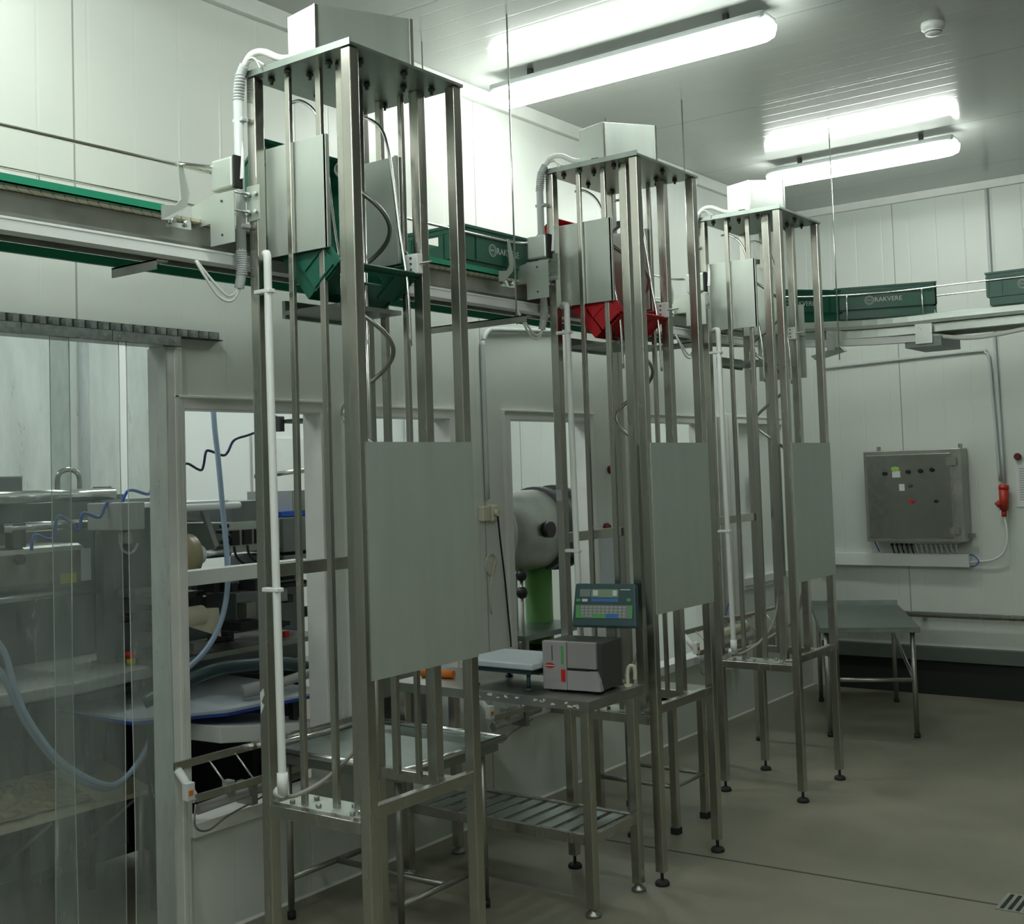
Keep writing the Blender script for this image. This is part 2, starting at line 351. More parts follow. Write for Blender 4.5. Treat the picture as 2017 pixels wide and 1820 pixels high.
# ------------------------------------------------------------------ lift towers
W_, L_, H_ = .480, .5535, 3.113
def make_tower():
    t = thing('lift_tower', 'x', 'lift tower', (0, 0, 0), world=False)
    s = .04
    for x, y in ((0, 0), (W_-s, 0), (W_-s, L_-s), (0, L_-s)):
        lg = MB().box(x, x+s, y, y+s, .055, H_-.012).build('leg', 'steel', t, bev=.003)
        c = (x+s/2, y+s/2, 0)
        MB().lathe([(.030, 0), (.032, .008), (.026, .018), (.010, .024)], c, seg=18).cyl((c[0], c[1], .02), (c[0], c[1], .058), .007).build('foot', 'rubber', lg)
    b = MB().box(-.006, W_+.006, -.006, L_+.006, H_-.010, H_)
    b.box(-.006, -.002, -.006, L_+.006, H_, H_+.012).box(-.006, W_+.006, -.006, -.002, H_, H_+.012)
    pl = b.build('top_plate', 'steel_plate', t)
    b = MB()
    for x, y in ((.07, .05), (.17, .03), (.20, .10), (.33, .06), (.41, .12), (.44, .30), (.40, .49), (.30, .50), (.16, .51), (.07, .47), (.06, .27), (.27, .30), (.35, .40)):
        MB().cyl((x, y, H_-.034), (x, y, H_-.010), .006, seg=8).cyl((x, y, H_-.022), (x, y, H_-.012), .012, seg=6).build('bolt', 'dark_metal', pl)
    # cover over the drive, its roof rising to the back
    b = MB(); x0, x1, y0, y1 = .165, .292, .038, .52; z0 = H_+.001
    v = [(x0, y0, z0), (x1, y0, z0), (x1, y1, z0), (x0, y1, z0), (x0, y0, z0+.168), (x1, y0, z0+.182), (x1, y1, z0+.272), (x0, y1, z0+.262)]
    V = [b.b.verts.new(q) for q in v]
    for f in ((0, 1, 2, 3), (4, 5, 6, 7), (0, 1, 5, 4), (1, 2, 6, 5), (2, 3, 7, 6), (3, 0, 4, 7)): b.b.faces.new([V[i] for i in f])
    cv = b.build('drive_cover', 'steel_sheet', t, bev=.002)
    MB().box(x1-.004, x1+.004, y0-.003, y0+.012, z0, z0+.18).box(x1-.002, x1+.003, y1-.012, y1+.003, z0, z0+.27).build('corner_seam', 'steel', cv)
    MB().box(.215, .275, .018, .037, H_, H_+.024).build('cable_gland', 'black', t, bev=.004)
    # cross members
    MB().box(s, W_-s, .0, .035, .665, .703).build('front_crossbar', 'steel', t, bev=.002)
    MB().box(s, W_-s, L_-.035, L_, .675, .713).build('rear_crossbar', 'steel', t, bev=.002)
    MB().box(W_-.032, W_-.002, s, L_-s, .712, .750).build('side_crossbar', 'steel', t, bev=.002)
    MB().box(s, W_-s-.005, .035, .16, .694, .702).build('base_plate', 'steel_sheet', t, bev=.001)
    MB().box(.002, .030, s, L_-s, 1.432, 1.475).build('wall_side_crossbar', 'steel', t, bev=.002)
    b = MB()
    for x, y in ((.09, .05), (.13, .12), (.20, .06), (.30, .12), (.36, .05)): MB().cyl((x, y, .702), (x, y, .714), .009, seg=8).build('screw', 'steel_dull', t)
    MB().box(.385, .43, .045, .10, .702, .722).build('end_block', 'steel_bright', t, bev=.003)
    # track posts (square) and guide posts (slim)
    MB().box(W_-s-.10, W_-.10, .077, .077+.035, .70, H_-.01).build('track_post', 'steel', t, bev=.002)
    MB().box(W_-s-.13, W_-.13, L_-.083, L_-.043, .71, H_-.01).build('track_post', 'steel', t, bev=.002)
    for x, y, q in ((.146, .078, .022), (.252, .085, .024), (.252, L_-.10, .022), (.350, L_-.12, .016)):
        pass
    MB().box(.135, .157, .045, .060, .70, H_-.01).build('guide_post', 'steel', t, bev=.002)
    MB().box(.242, .266, .080, .096, .70, H_-.01).build('guide_post', 'steel', t, bev=.002)
    MB().box(.146, .172, L_-.082, L_-.062, .71, H_-.01).build('guide_post', 'steel', t, bev=.002)
    MB().box(.252, .270, L_-.080, L_-.062, .71, H_-.01).build('guide_post', 'steel', t, bev=.002)
    MB().cyl((.262, .276, .75), (.262, .276, H_-.01), .0085).build('lift_spindle', 'steel_bright', t)
    # carriage side plates
    b = MB().box(.018, .299, .064, .067, 2.50, 2.872).box(.289, .301, .064, .080, 2.50, 2.872).box(.016, .020, .064, .078, 2.50, 2.872)
    MB_near = b.build('carriage_plate', 'steel_sheet', t, bev=.001)
    b = MB().box(.03, .255, L_-.090, L_-.087, 2.50, 2.885).box(.247, .258, L_-.100, L_-.087, 2.50, 2.885)
    b.build('carriage_plate', 'steel_sheet', t, bev=.001)
    MB().box(.02, .29, .12, L_-.13, 2.31, 2.325).box(.02, .035, .12, L_-.13, 2.30, 2.36).build('carriage_floor', 'steel_plate', t)
    # bowed guide rods that tip the crate
    for y, dx in ((.13, 0), (L_-.13, .03)):
        MB().tube([(.075+dx, y, 3.035), (.125+dx, y, 3.03), (.185+dx, y, 2.985), (.215+dx, y, 2.92), (.237+dx, y, 2.80), (.262+dx, y, 2.60), (.290+dx, y, 2.42), (.298+dx, y, 2.2)], .006).build('guide_rod', 'steel_bright', t)
    # coiled tube
    pts = []
    for k in range(64):
        a = 2*PI*k/24*1.0+2.5; z = 2.89-.45*k/24*.92
        pts.append((.262+.088*math.cos(a), .276+.088*math.sin(a), z))
    MB().tube(pts, .008, smooth=2).build('coiled_tube', 'steel_dull', t)
    MB().box(.262+.088*math.cos(2.5)-.014, .262+.088*math.cos(2.5)+.014, .276+.088*math.sin(2.5)-.010, .276+.088*math.sin(2.5)+.012, 2.885, 2.91).build('tube_end_block', 'dark_metal', t)
    # cover panel on the room side
    b = MB().box(W_+.001, W_+.004, .022, L_-.002, 1.130, 1.862).box(W_-.004, W_+.004, .022, .025, 1.130, 1.862).box(W_-.004, W_+.004, .022, L_-.002, 1.859, 1.862)
    b.build('cover_panel', 'steel_sheet', t)
    # white clamp block on the rear track post
    cb = MB().box(W_-s-.142, W_-.125, L_-.112, L_-.084, 2.452, 2.522).build('clamp_block', 'white_plastic', t, bev=.003)
    b = MB()
    for z in (2.467, 2.487, 2.507): MB().cyl((W_-.155, L_-.116, z), (W_-.155, L_-.110, z), .004, seg=8).build('screw', 'dark_metal', cb)
    MB().cyl((W_-.24, L_-.100, 2.487), (W_-.07, L_-.100, 2.487), .004).build('clamp_rod', 'steel_dull', t)
    # bracket and stop plates reaching for the conveyor
    b = MB().box(-.004, .058, -.006, -.001, 2.615, 2.735)
    br = b.build('leg_bracket', 'steel_sheet', t, bev=.002)
    b = MB()
    for x in (.012, ):
        for z in (2.645, 2.705): MB().cyl((x, -.145, z), (x, -.006, z), .0045, seg=8).cyl((x, -.022, z), (x, -.008, z), .009, seg=6).build('bolt', 'steel_bright', br)
    for z in (2.645, 2.705): MB().cyl((.045, -.016, z), (.045, -.006, z), .008, seg=6).build('bolt', 'steel_bright', br)
    b = MB().box(-.014, .103, -.152, -.149, 2.515, 2.682)
    b.poly([(-.110, -.152, 2.660), (-.014, -.152, 2.678), (-.014, -.152, 2.590), (-.095, -.152, 2.585)], (0, .003, 0))
    st = b.build('stop_plate', 'steel_sheet', t)
    b = MB()
    for x, z in ((.045, 2.545), (.045, 2.655)): MB().cyl((x, -.155, z), (x, -.152, z), .004, seg=8).build('screw', 'dark_metal', st)
    bx = MB().box(-.008, .095, -.152, -.115, 2.692, 2.795).build('sensor_box', 'steel_sheet', t, bev=.008)
    MB().box(.095, .104, -.150, -.112, 2.690, 2.798).build('rubber_edge', 'rubber', bx, bev=.004)
    MB().poly([(.108, -.13, 2.72), (.122, -.13, 2.84), (.128, -.13, 2.80), (.124, -.13, 2.72)], (0, .004, 0)).build('fin', 'white_plastic', bx)
    # conduits on the near, wall side leg
    cn = MB().cyl((-.018, -.020, 2.52), (-.018, -.020, 3.035), .0165).build('cable_conduit', 'grey_pvc', t)
    pts = [(-.018, -.020, 3.03), (-.016, -.020, 3.07), (-.004, -.020, 3.11), (.018, -.020, 3.14)]
    b = MB().tube(pts, .0165)
    for k in range(9):
        a = k/8; p = Vector(pts[0]).lerp(Vector(pts[2]), a); b.lathe([(.0165, -.003), (.0205, 0), (.0165, .003)], p, seg=14)
    b.build('flexible_sleeve', 'grey_pvc', cn)
    b = MB().tube([(-.018, -.020, 2.525), (-.016, -.020, 2.48), (-.022, -.022, 2.43), (-.030, -.024, 2.395)], .0165)
    for k in range(11): b.lathe([(.0165, -.003), (.0205, 0), (.0165, .003)], (-.0175, -.0205, 2.515-.0075*k), seg=14)
    b.build('flexible_sleeve', 'grey_pvc', cn)
    MB().tube([(.018, -.020, 3.14), (.05, -.018, 3.168), (.10, -.01, 3.168), (.16, .01, 3.138), (.24, .03, 3.130)], .012).build('cable', 'white_cable', cn)
    MB().tube([(.015, -.022, 3.14), (.05, -.024, 3.155), (.075, -.022, 3.145), (.085, -.012, 3.115)], .003).tube([(.02, -.02, 3.14), (.06, -.015, 3.15), (.10, -.008, 3.125)], .003).build('thin_wire', 'white_cable', cn)
    b = MB()
    for z in (2.60, 2.96): MB().box(-.040, .012, -.030, -.002, z-.007, z+.007).build('pipe_clip', 'grey_pvc', cn, bev=.003)
    c2 = MB().tube([(.060, .010, 2.492), (.085, -.008, 2.497), (.102, -.018, 2.488), (.107, -.020, 2.465), (.107, -.020, 2.2), (.112, -.020, 1.6), (.118, -.020, 1.1), (.122, -.020, .765)], .0135, smooth=4).build('cable_conduit', 'white_plastic', t)
    b = MB()
    for z, x in ((2.37, .107), (1.40, .114)): MB().box(x-.055, x+.018, -.034, -.004, z-.007, z+.007).build('pipe_clip', 'white_plastic', c2, bev=.003)
    MB().cyl((.122, -.020, .755), (.122, -.020, .82), .0175).cyl((.095, -.020, .757), (.125, -.020, .757), .0165).build('elbow', 'white_plastic', c2)
    # loose flexible lines inside
    MB().tube([(.10, -.004, .735), (.16, .02, .75), (.22, .10, .80), (.26, .2, .90), (.275, .25, 1.1), (.272, .26, 1.5), (.268, .25, 1.86)], .007).build('supply_hose', 'hose_grey', t)
    return t
tow = make_tower()
TY = (2.657, 4.417, 5.871)
towers = [tow, copy_tree(tow), copy_tree(tow)]
labs = ['nearest and largest stainless steel crate lift tower, holding a tipped green crate',
        'middle stainless steel crate lift tower, holding a tipped red crate',
        'farthest stainless steel crate lift tower, with no crate inside']
for o, y, x, lb in zip(towers, TY, (.749, .749, .767), labs):
    o.location = (x, y, 0); o['label'] = lb; o['group'] = 'crate lift towers'
# details of single towers
t = towers[0]
b = MB(); b.poly([(.004, -.0015, 1.06), (.020, -.0015, 1.075), (.024, -.0015, 1.055), (.010, -.0015, 1.03), (.022, -.0015, 1.02), (.006, -.0015, .99)], (0, .001, 0)); b.build('torn_sticker', 'paper', t)
t = towers[1]
MB().box(.002, .034, -.002, -.0008, 1.62, 1.67).build('torn_sticker', 'print_grey', t)
t = towers[2]
MB().box(.07, .36, L_+.012, L_+.016, 2.24, 2.66).box(.07, .36, L_, L_+.012, 2.48, 2.50).build('rear_guard_plate', 'steel_sheet', t)

# ------------------------------------------------------------------ crates
def make_crate(color, label, name='plastic_crate'):
    t = thing(name, label, 'crate', (0, 0, 0), world=False)
    a, c, h, th = .297, .197, .195, .006
    b = MB()
    b.box(-.28, .28, -.18, .18, 0, .008)
    for s in (-1, 1):
        b.box(-.285, .285, s*.185-th/2, s*.185+th/2, .004, .06)          # lower, set back
        b.box(-a, a, min(s*(c-th), s*c), max(s*(c-th), s*c), .055, h)
        b.box(-a, a, min(s*.183, s*c), max(s*.183, s*c), .052, .060)
        x0, x1 = sorted((s*(a-th), s*a))
        b.box(*sorted((s*.273, s*.279)), -.185, .185, .004, .06); b.box(*sorted((s*.274, s*a)), -c, c, .052, .060)
        b.box(x0, x1, -c, -.062, .055, h).box(x0, x1, .062, c, .055, h).box(x0, x1, -.062, .062, .055, .118).box(x0, x1, -.062, .062, .162, h)
    for s in (-1, 1):
        for x in (-.285, -.21, .21, .285): b.box(x-.003, x+.003, *sorted((s*c, s*(c+.005))), .06, .168)
        for y in (-.185, -.09, .09, .185): b.box(*sorted((s*a, s*(a+.005))), y-.003, y+.003, .06, .168)
    body = b.build('body', color, t)
    b = MB()                                                                # double rim and ribs
    for z0, z1, o in ((.188, .200, .006), (.168, .173, .004)):
        b.box(-a-o, a+o, -c-o, -c, z0, z1).box(-a-o, a+o, c, c+o, z0, z1).box(-a-o, -a, -c, c, z0, z1).box(a, a+o, -c, c, z0, z1)
    b.build('rim', color, body)
    for s in (-1, 1):
        R = Matrix.Rotation(PI/2, 4, 'X') if s < 0 else Rz(PI) @ Matrix.Rotation(PI/2, 4, 'X')
        m = R
        off = T(.018, s*(c+.0008), .112) if s < 0 else T(-.018, s*(c+.0008), .112)
        lg = text_mb('RAKVERE', .040, off @ R)
        cx = -.094*(1 if s < 0 else -1)
        yy = s*(c+.0008)-(.0010 if s < 0 else 0); lg.ring((cx, yy, .112), .027, .0240, .001).ring((cx, yy, .112), .0180, .0166, .001)
        l2 = text_mb('RLK', .0140, T(cx, s*(c+.0008), .112) @ R)
        me = bpy.data.meshes.new('q'); l2.b.to_mesh(me); l2.b.free(); lg.b.from_mesh(me); bpy.data.meshes.remove(me)
        lg.build('logo', 'logo_white', body)
    return t
cg = make_crate('crate_green', 'x'); cg.location = (.50, 4.165, 2.604); cg.rotation_euler = (0, 0, PI/2)
cg['label'] = 'green crate riding the overhead conveyor between the first and second lift towers'; cg['group'] = 'green crates on the conveyor'
def put(o, M4): o.matrix_world = M4; o.rotation_mode = 'XYZ'; o.location = M4.to_translation(); o.rotation_euler = M4.to_euler()
# tipped crate: length runs down towards the room, open side faces the room
def tipped(y):
    d = Vector((.62, 0, -.785)).normalized(); n = Vector((.785, 0, .62)).normalized(); yv = n.cross(d)
    c = Vector((.55, y, 2.79))+d*.30+n*.0+Vector((.012, 0, .012))
    return Matrix(((d.x, yv.x, n.x, c.x), (d.y, yv.y, n.y, c.y), (d.z, yv.z, n.z, c.z), (0, 0, 0, 1)))
c1 = copy_tree(cg); put(c1, tipped(2.935)); c1['label'] = 'green crate tipped on its end inside the nearest lift tower'; del c1['group']
c2 = make_crate('crate_red', 'red crate tipped on its end inside the middle lift tower'); put(c2, tipped(4.70))

# ------------------------------------------------------------------ overhead slat conveyor
RC, CX, CY = 1.12, 1.62, 6.40
path = []
def zoff(a): return .03*a
for k in range(0, 15): path.append((Vector((.50, -.6+(CY+.6)*k/14, 0)), Vector((1, 0, 0))))
for k in range(1, 17):
    a = PI/2*k/16; path.append((Vector((CX-RC*math.cos(a), CY+RC*math.sin(a), zoff(k/16))), Vector((math.cos(a), -math.sin(a), 0))))
for x in (2.4, 3.2, 4.2): path.append((Vector((x, CY+RC, zoff(1))), Vector((0, -1, 0))))
straight = path[:15]; curve = path[14:]
conv = thing('slat_conveyor', 'overhead slat conveyor with green edge strips along the wall, curving by the far wall', 'conveyor', (.5, 3, 2.5))
def rect(d0, d1, z0, z1): return [(d0, z0), (d1, z0), (d1, z1), (d0, z1)]
MB().sweep(path, rect(-.185, .192, 2.600, 2.610)).build('slat_belt', 'slat_belt', conv)
for ya, yb in ((-.6, 2.35), (3.0, 4.11), (4.76, 5.565)):
    MB().box(.686, .705, ya, yb, 2.607, 2.611).box(.700, .705, ya, yb, 2.607, 2.633).build('wear_strip', 'wear_green', conv)
MB().sweep(straight, rect(-.205, -.190, 2.600, 2.630)).build('wear_strip', 'wear_green', conv)
MB().sweep(straight, rect(-.215, -.200, 2.500, 2.531)).build('wear_strip', 'wear_green', conv)
b = MB(); 
for dd in (1, -1):
    prof = [(dd*.110, 2.516), (dd*.142, 2.522), (dd*.157, 2.536), (dd*.157, 2.597), (dd*.140, 2.597), (dd*.140, 2.545), (dd*.110, 2.53)]
    b.sweep(straight, prof)
b.sweep(straight, rect(-.200, .14, 2.532, 2.536))
b.build('side_channel', 'steel_dull', conv)
b = MB()
b.sweep(curve, [(.176, 2.560), (.205, 2.552), (.210, 2.572), (.203, 2.606), (.188, 2.612), (.176, 2.60)])
b.sweep(curve, [(-.176, 2.560), (-.205, 2.552), (-.21, 2.572), (-.203, 2.606), (-.188, 2.612), (-.176, 2.60)])
b.sweep(curve, rect(.150, .172, 2.500, 2.552)).sweep(curve, rect(-.172, -.150, 2.500, 2.552)).sweep(curve, rect(-.15, .15, 2.522, 2.530))
b.build('curve_profile', 'steel_sheet', conv)
c_tr = [(Vector((p.x, p.y, 0)), s) for p, s in path[:30]]
MB().sweep(c_tr, rect(.140, .200, 2.474, 2.514)).sweep(c_tr, rect(.200, .2025, 2.506, 2.511)).build('cable_trunking', 'white_plastic', conv)
# perforated flexible end of the trunking
p, sd_ = path[29]; q = p+sd_*.19
pts = [(q.x, q.y, 2.515), (q.x+.10, q.y+.03, 2.495), (q.x+.24, q.y+.04, 2.475), (q.x+.40, q.y+.04, 2.478), (q.x+.60, q.y+.04, 2.50), (q.x+.9, q.y+.04, 2.53), (q.x+1.4, q.y+.04, 2.53)]
MB().tube(pts, .014).build('flexible_sleeve', 'white_cable', conv)
# guide rods with stub posts
def rod(d, seg, r=.006): return MB().tube([p+s*d+Vector((0, 0, 2.768)) for p, s in seg], r, seg=8, smooth=1)
MB().tube([(.705, -.6, 2.768), (.705, 2.30, 2.768), (.72, 2.40, 2.770), (.745, 2.512, 2.775)], .0065, seg=8).build('guide_rail', 'steel_bright', conv)
MB().tube([(.705, 3.32, 2.768), (.705, 4.15, 2.768), (.745, 4.272, 2.770)], .006, seg=8).build('guide_rail', 'steel_bright', conv)
MB().tube([(.705, 5.06, 2.768), (.705, 5.6, 2.768), (.75, 5.726, 2.770)], .006, seg=8).build('guide_rail', 'steel_bright', conv)
rod(.205, [(p, s) for p, s in path[14:]], .005).build('guide_rail', 'steel_bright', conv)
rod(-.205, path, .005).build('guide_rail', 'steel_bright', conv)
b = MB()
for y in (.4, 1.3, 2.17, 3.7, 4.9, 5.9): b.cyl((.295, y, 2.61), (.295, y, 2.768), .0045, seg=8)
for k in (19, 24, 29, 31):
    p, s = path[k]
    for d in (.205, -.205):
        q = p+s*d; b.tube([(q.x-s.x*.01*(1 if d > 0 else -1), q.y-s.y*.01, 2.60+p.z), (q.x, q.y, 2.66+p.z), (q.x, q.y, 2.768+p.z)], .006, seg=8, smooth=2)
b.build('rail_post', 'steel_bright', conv)
# curved deflectors ahead of each tower
for y in TY:
    y0 = y-2.657
    b = MB().poly([(.706, y0+2.335, 2.628), (.712, y0+2.385, 2.634), (.714, y0+2.405, 2.66), (.714, y0+2.395, 2.775), (.714, y0+2.41, 2.775), (.716, y0+2.437, 2.68), (.716, y0+2.425, 2.635), (.712, y0+2.365, 2.585), (.706, y0+2.335, 2.582)], (.004, 0, 0))
    b.build('deflector', 'steel_sheet', conv)
    MB().cyl((.69, y0+2.375, 2.583), (.72, y0+2.375, 2.583), .008).cyl((.69, y0+2.43, 2.583), (.72, y0+2.43, 2.583), .010).box(.70, .708, y0+2.36, y0+2.45, 2.565, 2.582).build('clamp', 'steel_bright', conv)
# support angles hung on threaded rods
for k, (y, xa, xb) in enumerate(((2.24, .58, .80), (4.16, .20, .80), (5.78, .2, .78))):
    MB().box(xa, xb, y, y+.045, 2.428, 2.433).box(xa, xb, y, y+.005, 2.402, 2.433).build('support_angle', 'steel_dull', conv)
    if k: 
        b = MB()
        for x in (.24, .735): b.cyl((x, y+.02, 2.40), (x, y+.02, HC), .004 if x > .5 else .003, seg=8)
        b.build('hanger_rod', 'steel_bright', conv)
p, s = path[23]; q0 = p-s*.28; q1 = p+s*.30
MB().poly([(q0.x, q0.y, 2.46), (q1.x, q1.y, 2.46), (q1.x+.03, q1.y-.0, 2.43), (q0.x+.03, q0.y, 2.43)], (.012, .03, 0)).build('support_angle', 'steel_dull', conv)
MB().cyl((q1.x-.01, q1.y+.02, 2.38), (q1.x-.01, q1.y+.02, HC), .004, seg=8).build('hanger_rod', 'steel_bright', conv)
for k in (23, 29):
    p, s = path[k]; q = p+s*.212; tv = Vector((-s.y, s.x, 0))
    b = MB().poly([q+tv*-.05+Vector((0, 0, 2.43)), q+tv*.05+Vector((0, 0, 2.43)), q+tv*.05+Vector((0, 0, 2.55)), q+tv*-.05+Vector((0, 0, 2.55))], s*.004)
    for a, z in ((-.03, 2.53), (-.02, 2.52), (.01, 2.45)): b.cyl(q+tv*a+Vector((0, 0, z)), q+tv*a+s*.010+Vector((0, 0, z)), .006, seg=8)
    b.build('joint_plate', 'steel_sheet', conv)
p, s = path[29]; MB().box(p.x-.1, p.x+.12, p.y-.2, p.y+.2, 2.44, 2.50).build('motor_box', 'grey_metal', conv)
# white supply cables looping from trunking to each tower
for y in TY:
    y0 = y-2.657
    c = MB().tube([(.70, y0+2.47, 2.470), (.71, y0+2.50, 2.42), (.715, y0+2.55, 2.36), (.72, y0+2.60, 2.35), (.722, y0+2.635, 2.395)], .0045)
    c.tube([(.70, y0+2.475, 2.470), (.71, y0+2.53, 2.41), (.716, y0+2.59, 2.365), (.722, y0+2.633, 2.395)], .0045)
    tag(c.build('supply_cable', 'white_cable'), 'pair of white cables looping from conveyor trunking to the %s lift tower' % ('nearest' if y < 3 else 'middle' if y < 5 else 'farthest'), 'cable', 'looped supply cables')
# crates on the curve
def curve_crate(arc, lab):
    o = copy_tree(cg)
    if arc < PI/2:
        p = Vector((CX-RC*math.cos(arc), CY+RC*math.sin(arc))); rz = PI/2-arc
    else: p = Vector((CX+(arc-PI/2)*RC, CY+RC)); rz = 0
    o.location = (p.x, p.y, 2.616+.03*min(1, arc/(PI/2))); o.rotation_euler = (0, 0, rz); o['label'] = lab
curve_crate(.66, 'green crate on the conveyor curve, half hidden by the farthest lift tower')
curve_crate(1.235, 'green crate on the conveyor curve with its RAKVERE logo fully in view')
curve_crate(PI/2+.52, 'green crate on the far conveyor, cut by the right edge of the photo')

# ------------------------------------------------------------------ strip curtain
cur = thing('strip_curtain', 'clear plastic strip curtain hanging in the doorway at the left', 'strip curtain', (.03, 2.2, 2.3))
MB().box(.001, .006, 1.0, 3.14, 2.318, 2.354).box(.001, .030, 1.0, 3.14, 2.318, 2.322).build('hanging_rail', 'dark_metal', cur)
for k in range(42):
    y = 1.02+k*.0505; MB().box(.006, .036, y, y+.022, 2.322, 2.350).build('rail_hook', 'galvanised', cur)
b = MB()
for a, c in ((1.2, 1.72), (1.73, 2.26), (2.265, 2.62), (2.625, 2.93)): b.box(.030, .036, a, c, 2.283, 2.320).cyl((.036, a+.03, 2.30), (.040, a+.03, 2.30), .006, seg=8).cyl((.036, c-.03, 2.30), (.040, c-.03, 2.30), .006, seg=8)
b.build('clamp_plate', 'galvanised', cur)
for y0, y1, x in ((1.2, 1.62, .026), (1.56, 2.02, .020), (1.96, 2.449, .026), (2.379, 2.660, .018), (2.688, 2.866, .024)):
    b = MB(); n = 14; rows = []
    for j in range(25):
        z = 2.30-2.27*j/24; row = []
        for i in range(n+1):
            u = i/n; yy = y0+(y1-y0)*u+.006*math.sin(z*3.1+y0*7)*(1-z/2.3); bow = .018*math.sin(PI*u)+.004*math.sin(z*5+u*4+y0*9)
            row.append(b.b.verts.new((x+bow, yy, z)))
        rows.append(row)
    for A, B in zip(rows, rows[1:]):
        for i in range(n):
            f = b.b.faces.new((A[i], A[i+1], B[i+1], B[i])); f.smooth = True
    so = b.build('curtain_strip', 'pvc_strip', cur)
    e = MB()
    for yy in (y0, y1): e.tube([(x, yy+.006*math.sin((2.30-2.27*j/24)*3.1+y0*7)*(1-(2.30-2.27*j/24)/2.3), 2.30-2.27*j/24) for j in range(25)], .0016, seg=6, smooth=1)
    e.build('strip_edge', 'pvc_edge', so)

# ------------------------------------------------------------------ printer table and what stands on it
pt = thing('steel_table', 'stainless steel table carrying the label printer and scale, with slatted lower shelf', 'table', (.68, 4.18, 0))
X0, X1, Y0, Y1, ZT = .15, 1.195, 3.945, 4.370, .845
b = MB().box(X0, X1, Y0, Y1, ZT-.004, ZT).box(X0, X1, Y0, Y0+.004, ZT-.04, ZT).box(X0, X1, Y1-.004, Y1, ZT-.04, ZT).box(X1-.004, X1, Y0, Y1, ZT-.04, ZT).box(X0, X0+.004, Y0, Y1, ZT-.04, ZT)
b.build('table_top', 'steel_dull', pt, bev=.002)
random.seed(3)
for k in range(14):
    x = random.uniform(.6, 1.17); y = Y0-.0006; z = ZT-random.uniform(.014, .03)
    MB().poly([(x, y, z), (x+random.uniform(.01, .028), y, z+random.uniform(-.004, .004)), (x+random.uniform(.008, .025), y, z+random.uniform(.006, .013)), (x+.002, y, z+random.uniform(.005, .011))], (0, .0005, 0)).build('label_scrap', 'paper', pt)
for x, y in ((X1-.062, Y0+.022), (X1-.058, Y1-.060), (X0+.022, Y0+.022), (X0+.022, Y1-.060)):
    lg = MB().box(x, x+.040, y, y+.040, .03, ZT-.004).build('leg', 'steel', pt, bev=.003)
    MB().lathe([(.032, 0), (.030, .012), (.018, .02), (.014, .032)], (x+.02, y+.02, 0), seg=16).build('foot', 'steel_dull', lg)
MB().box(X0+.03, X1-.03, Y0+.025, Y0+.050, .275, .315).box(X0+.03, X1-.03, Y1-.055, Y1-.03, .275, .315).box(X1-.055, X1-.03, Y0+.05, Y1-.05, .275, .315).box(X0+.03, X0+.055, Y0+.05, Y1-.05, .275, .315).build('shelf_frame', 'steel', pt, bev=.002)
b = MB()
for k in range(11):
    x = X0+.075+k*.083; b.box(x, x+.058, Y0+.05, Y1-.055, .303, .308)
b.build('shelf_slats', 'steel_plate', pt)
# label printer
lp = thing('label_printer', 'grey label printer with red switch on the steel table', 'printer', (1.020, 4.175, ZT), .10, world=False)
# built facing -y: width .235 along x, depth .26
wd2, dp, hh = .134, .105, .208
b = MB().box(-wd2+.002, wd2-.004, -dp+.02, dp, .012, hh-.004)
b.build('housing', 'printer_dark', lp, bev=.004)
fr = MB().box(-wd2, -.022, -dp, -dp+.03, .010, hh).build('front_left_panel', 'printer_grey', lp, bev=.005)
MB().box(-.068, -.066, -dp-.001, -dp, .13, .20).build('slot', 'black', fr) if False else MB().box(-.088, -.085, -dp-.001, -dp, .130, .190).build('slot', 'black', fr)
MB().box(-.046, -.026, -dp-.004, -dp, .045, .095).build('red_switch', 'red_plastic', fr, bev=.002)
MB().box(-.045, -.033, -dp-.001, -dp, .115, .190).build('key_strip', 'key_green', fr)
MB().lathe([(.022, 0), (.022, -.0012), (.0, -.0012)][:2], (0, 0, 0), 'y', 24).build('badge', 'plug_red', fr, mtx=T(-.098, -dp-.0002, .108) @ Matrix.Diagonal((1, 1, .5, 1)))
MB().box(-.118, -.078, -dp-.0018, -dp-.001, .1065, .1095).build('badge_line', 'paper', fr)
MB().poly([(-.020, -dp+.004, .100), (.112, -dp+.004, .100), (.112, -dp+.004, hh), (-.020, -dp+.004, hh)], (0, .02, 0)).build('media_cover', 'printer_cover', lp, bev=.003)
MB().poly([(-.020, -dp, .012), (.132, -dp, .012), (.128, -dp, .055), (.114, -dp, .092), (-.020, -dp, .092)], (0, .03, 0)).build('lower_front', 'printer_grey', lp, bev=.002)
MB().box(-.018, .082, -dp+.001, -dp+.012, .090, .101).build('label_slot', 'black', lp)
b = MB()
for x in (-.10, .09):
    for y in (-.08, .08): b.cyl((x, y, 0), (x, y, .012), .012)
b.build('rubber_feet', 'rubber', lp)
# scale platform
sc = thing('platform_scale', 'white bench scale platform beside the label printer', 'scale', (.70, 4.145, ZT), .0, world=False)
MB().box(-.19, .19, -.15, .17, .092, .118).build('weighing_plate', 'scale_white', sc, bev=.006)
MB().box(-.17, .17, -.135, .155, .070, .093).build('base_frame', 'scale_dark', sc, bev=.004)
for x in (-.14, .14):
    for y in (-.11, .13): MB().cyl((x, y, 0), (x, y, .012), .018).cyl((x, y, .01), (x, y, .072), .009).build('foot', 'scale_dark', sc)
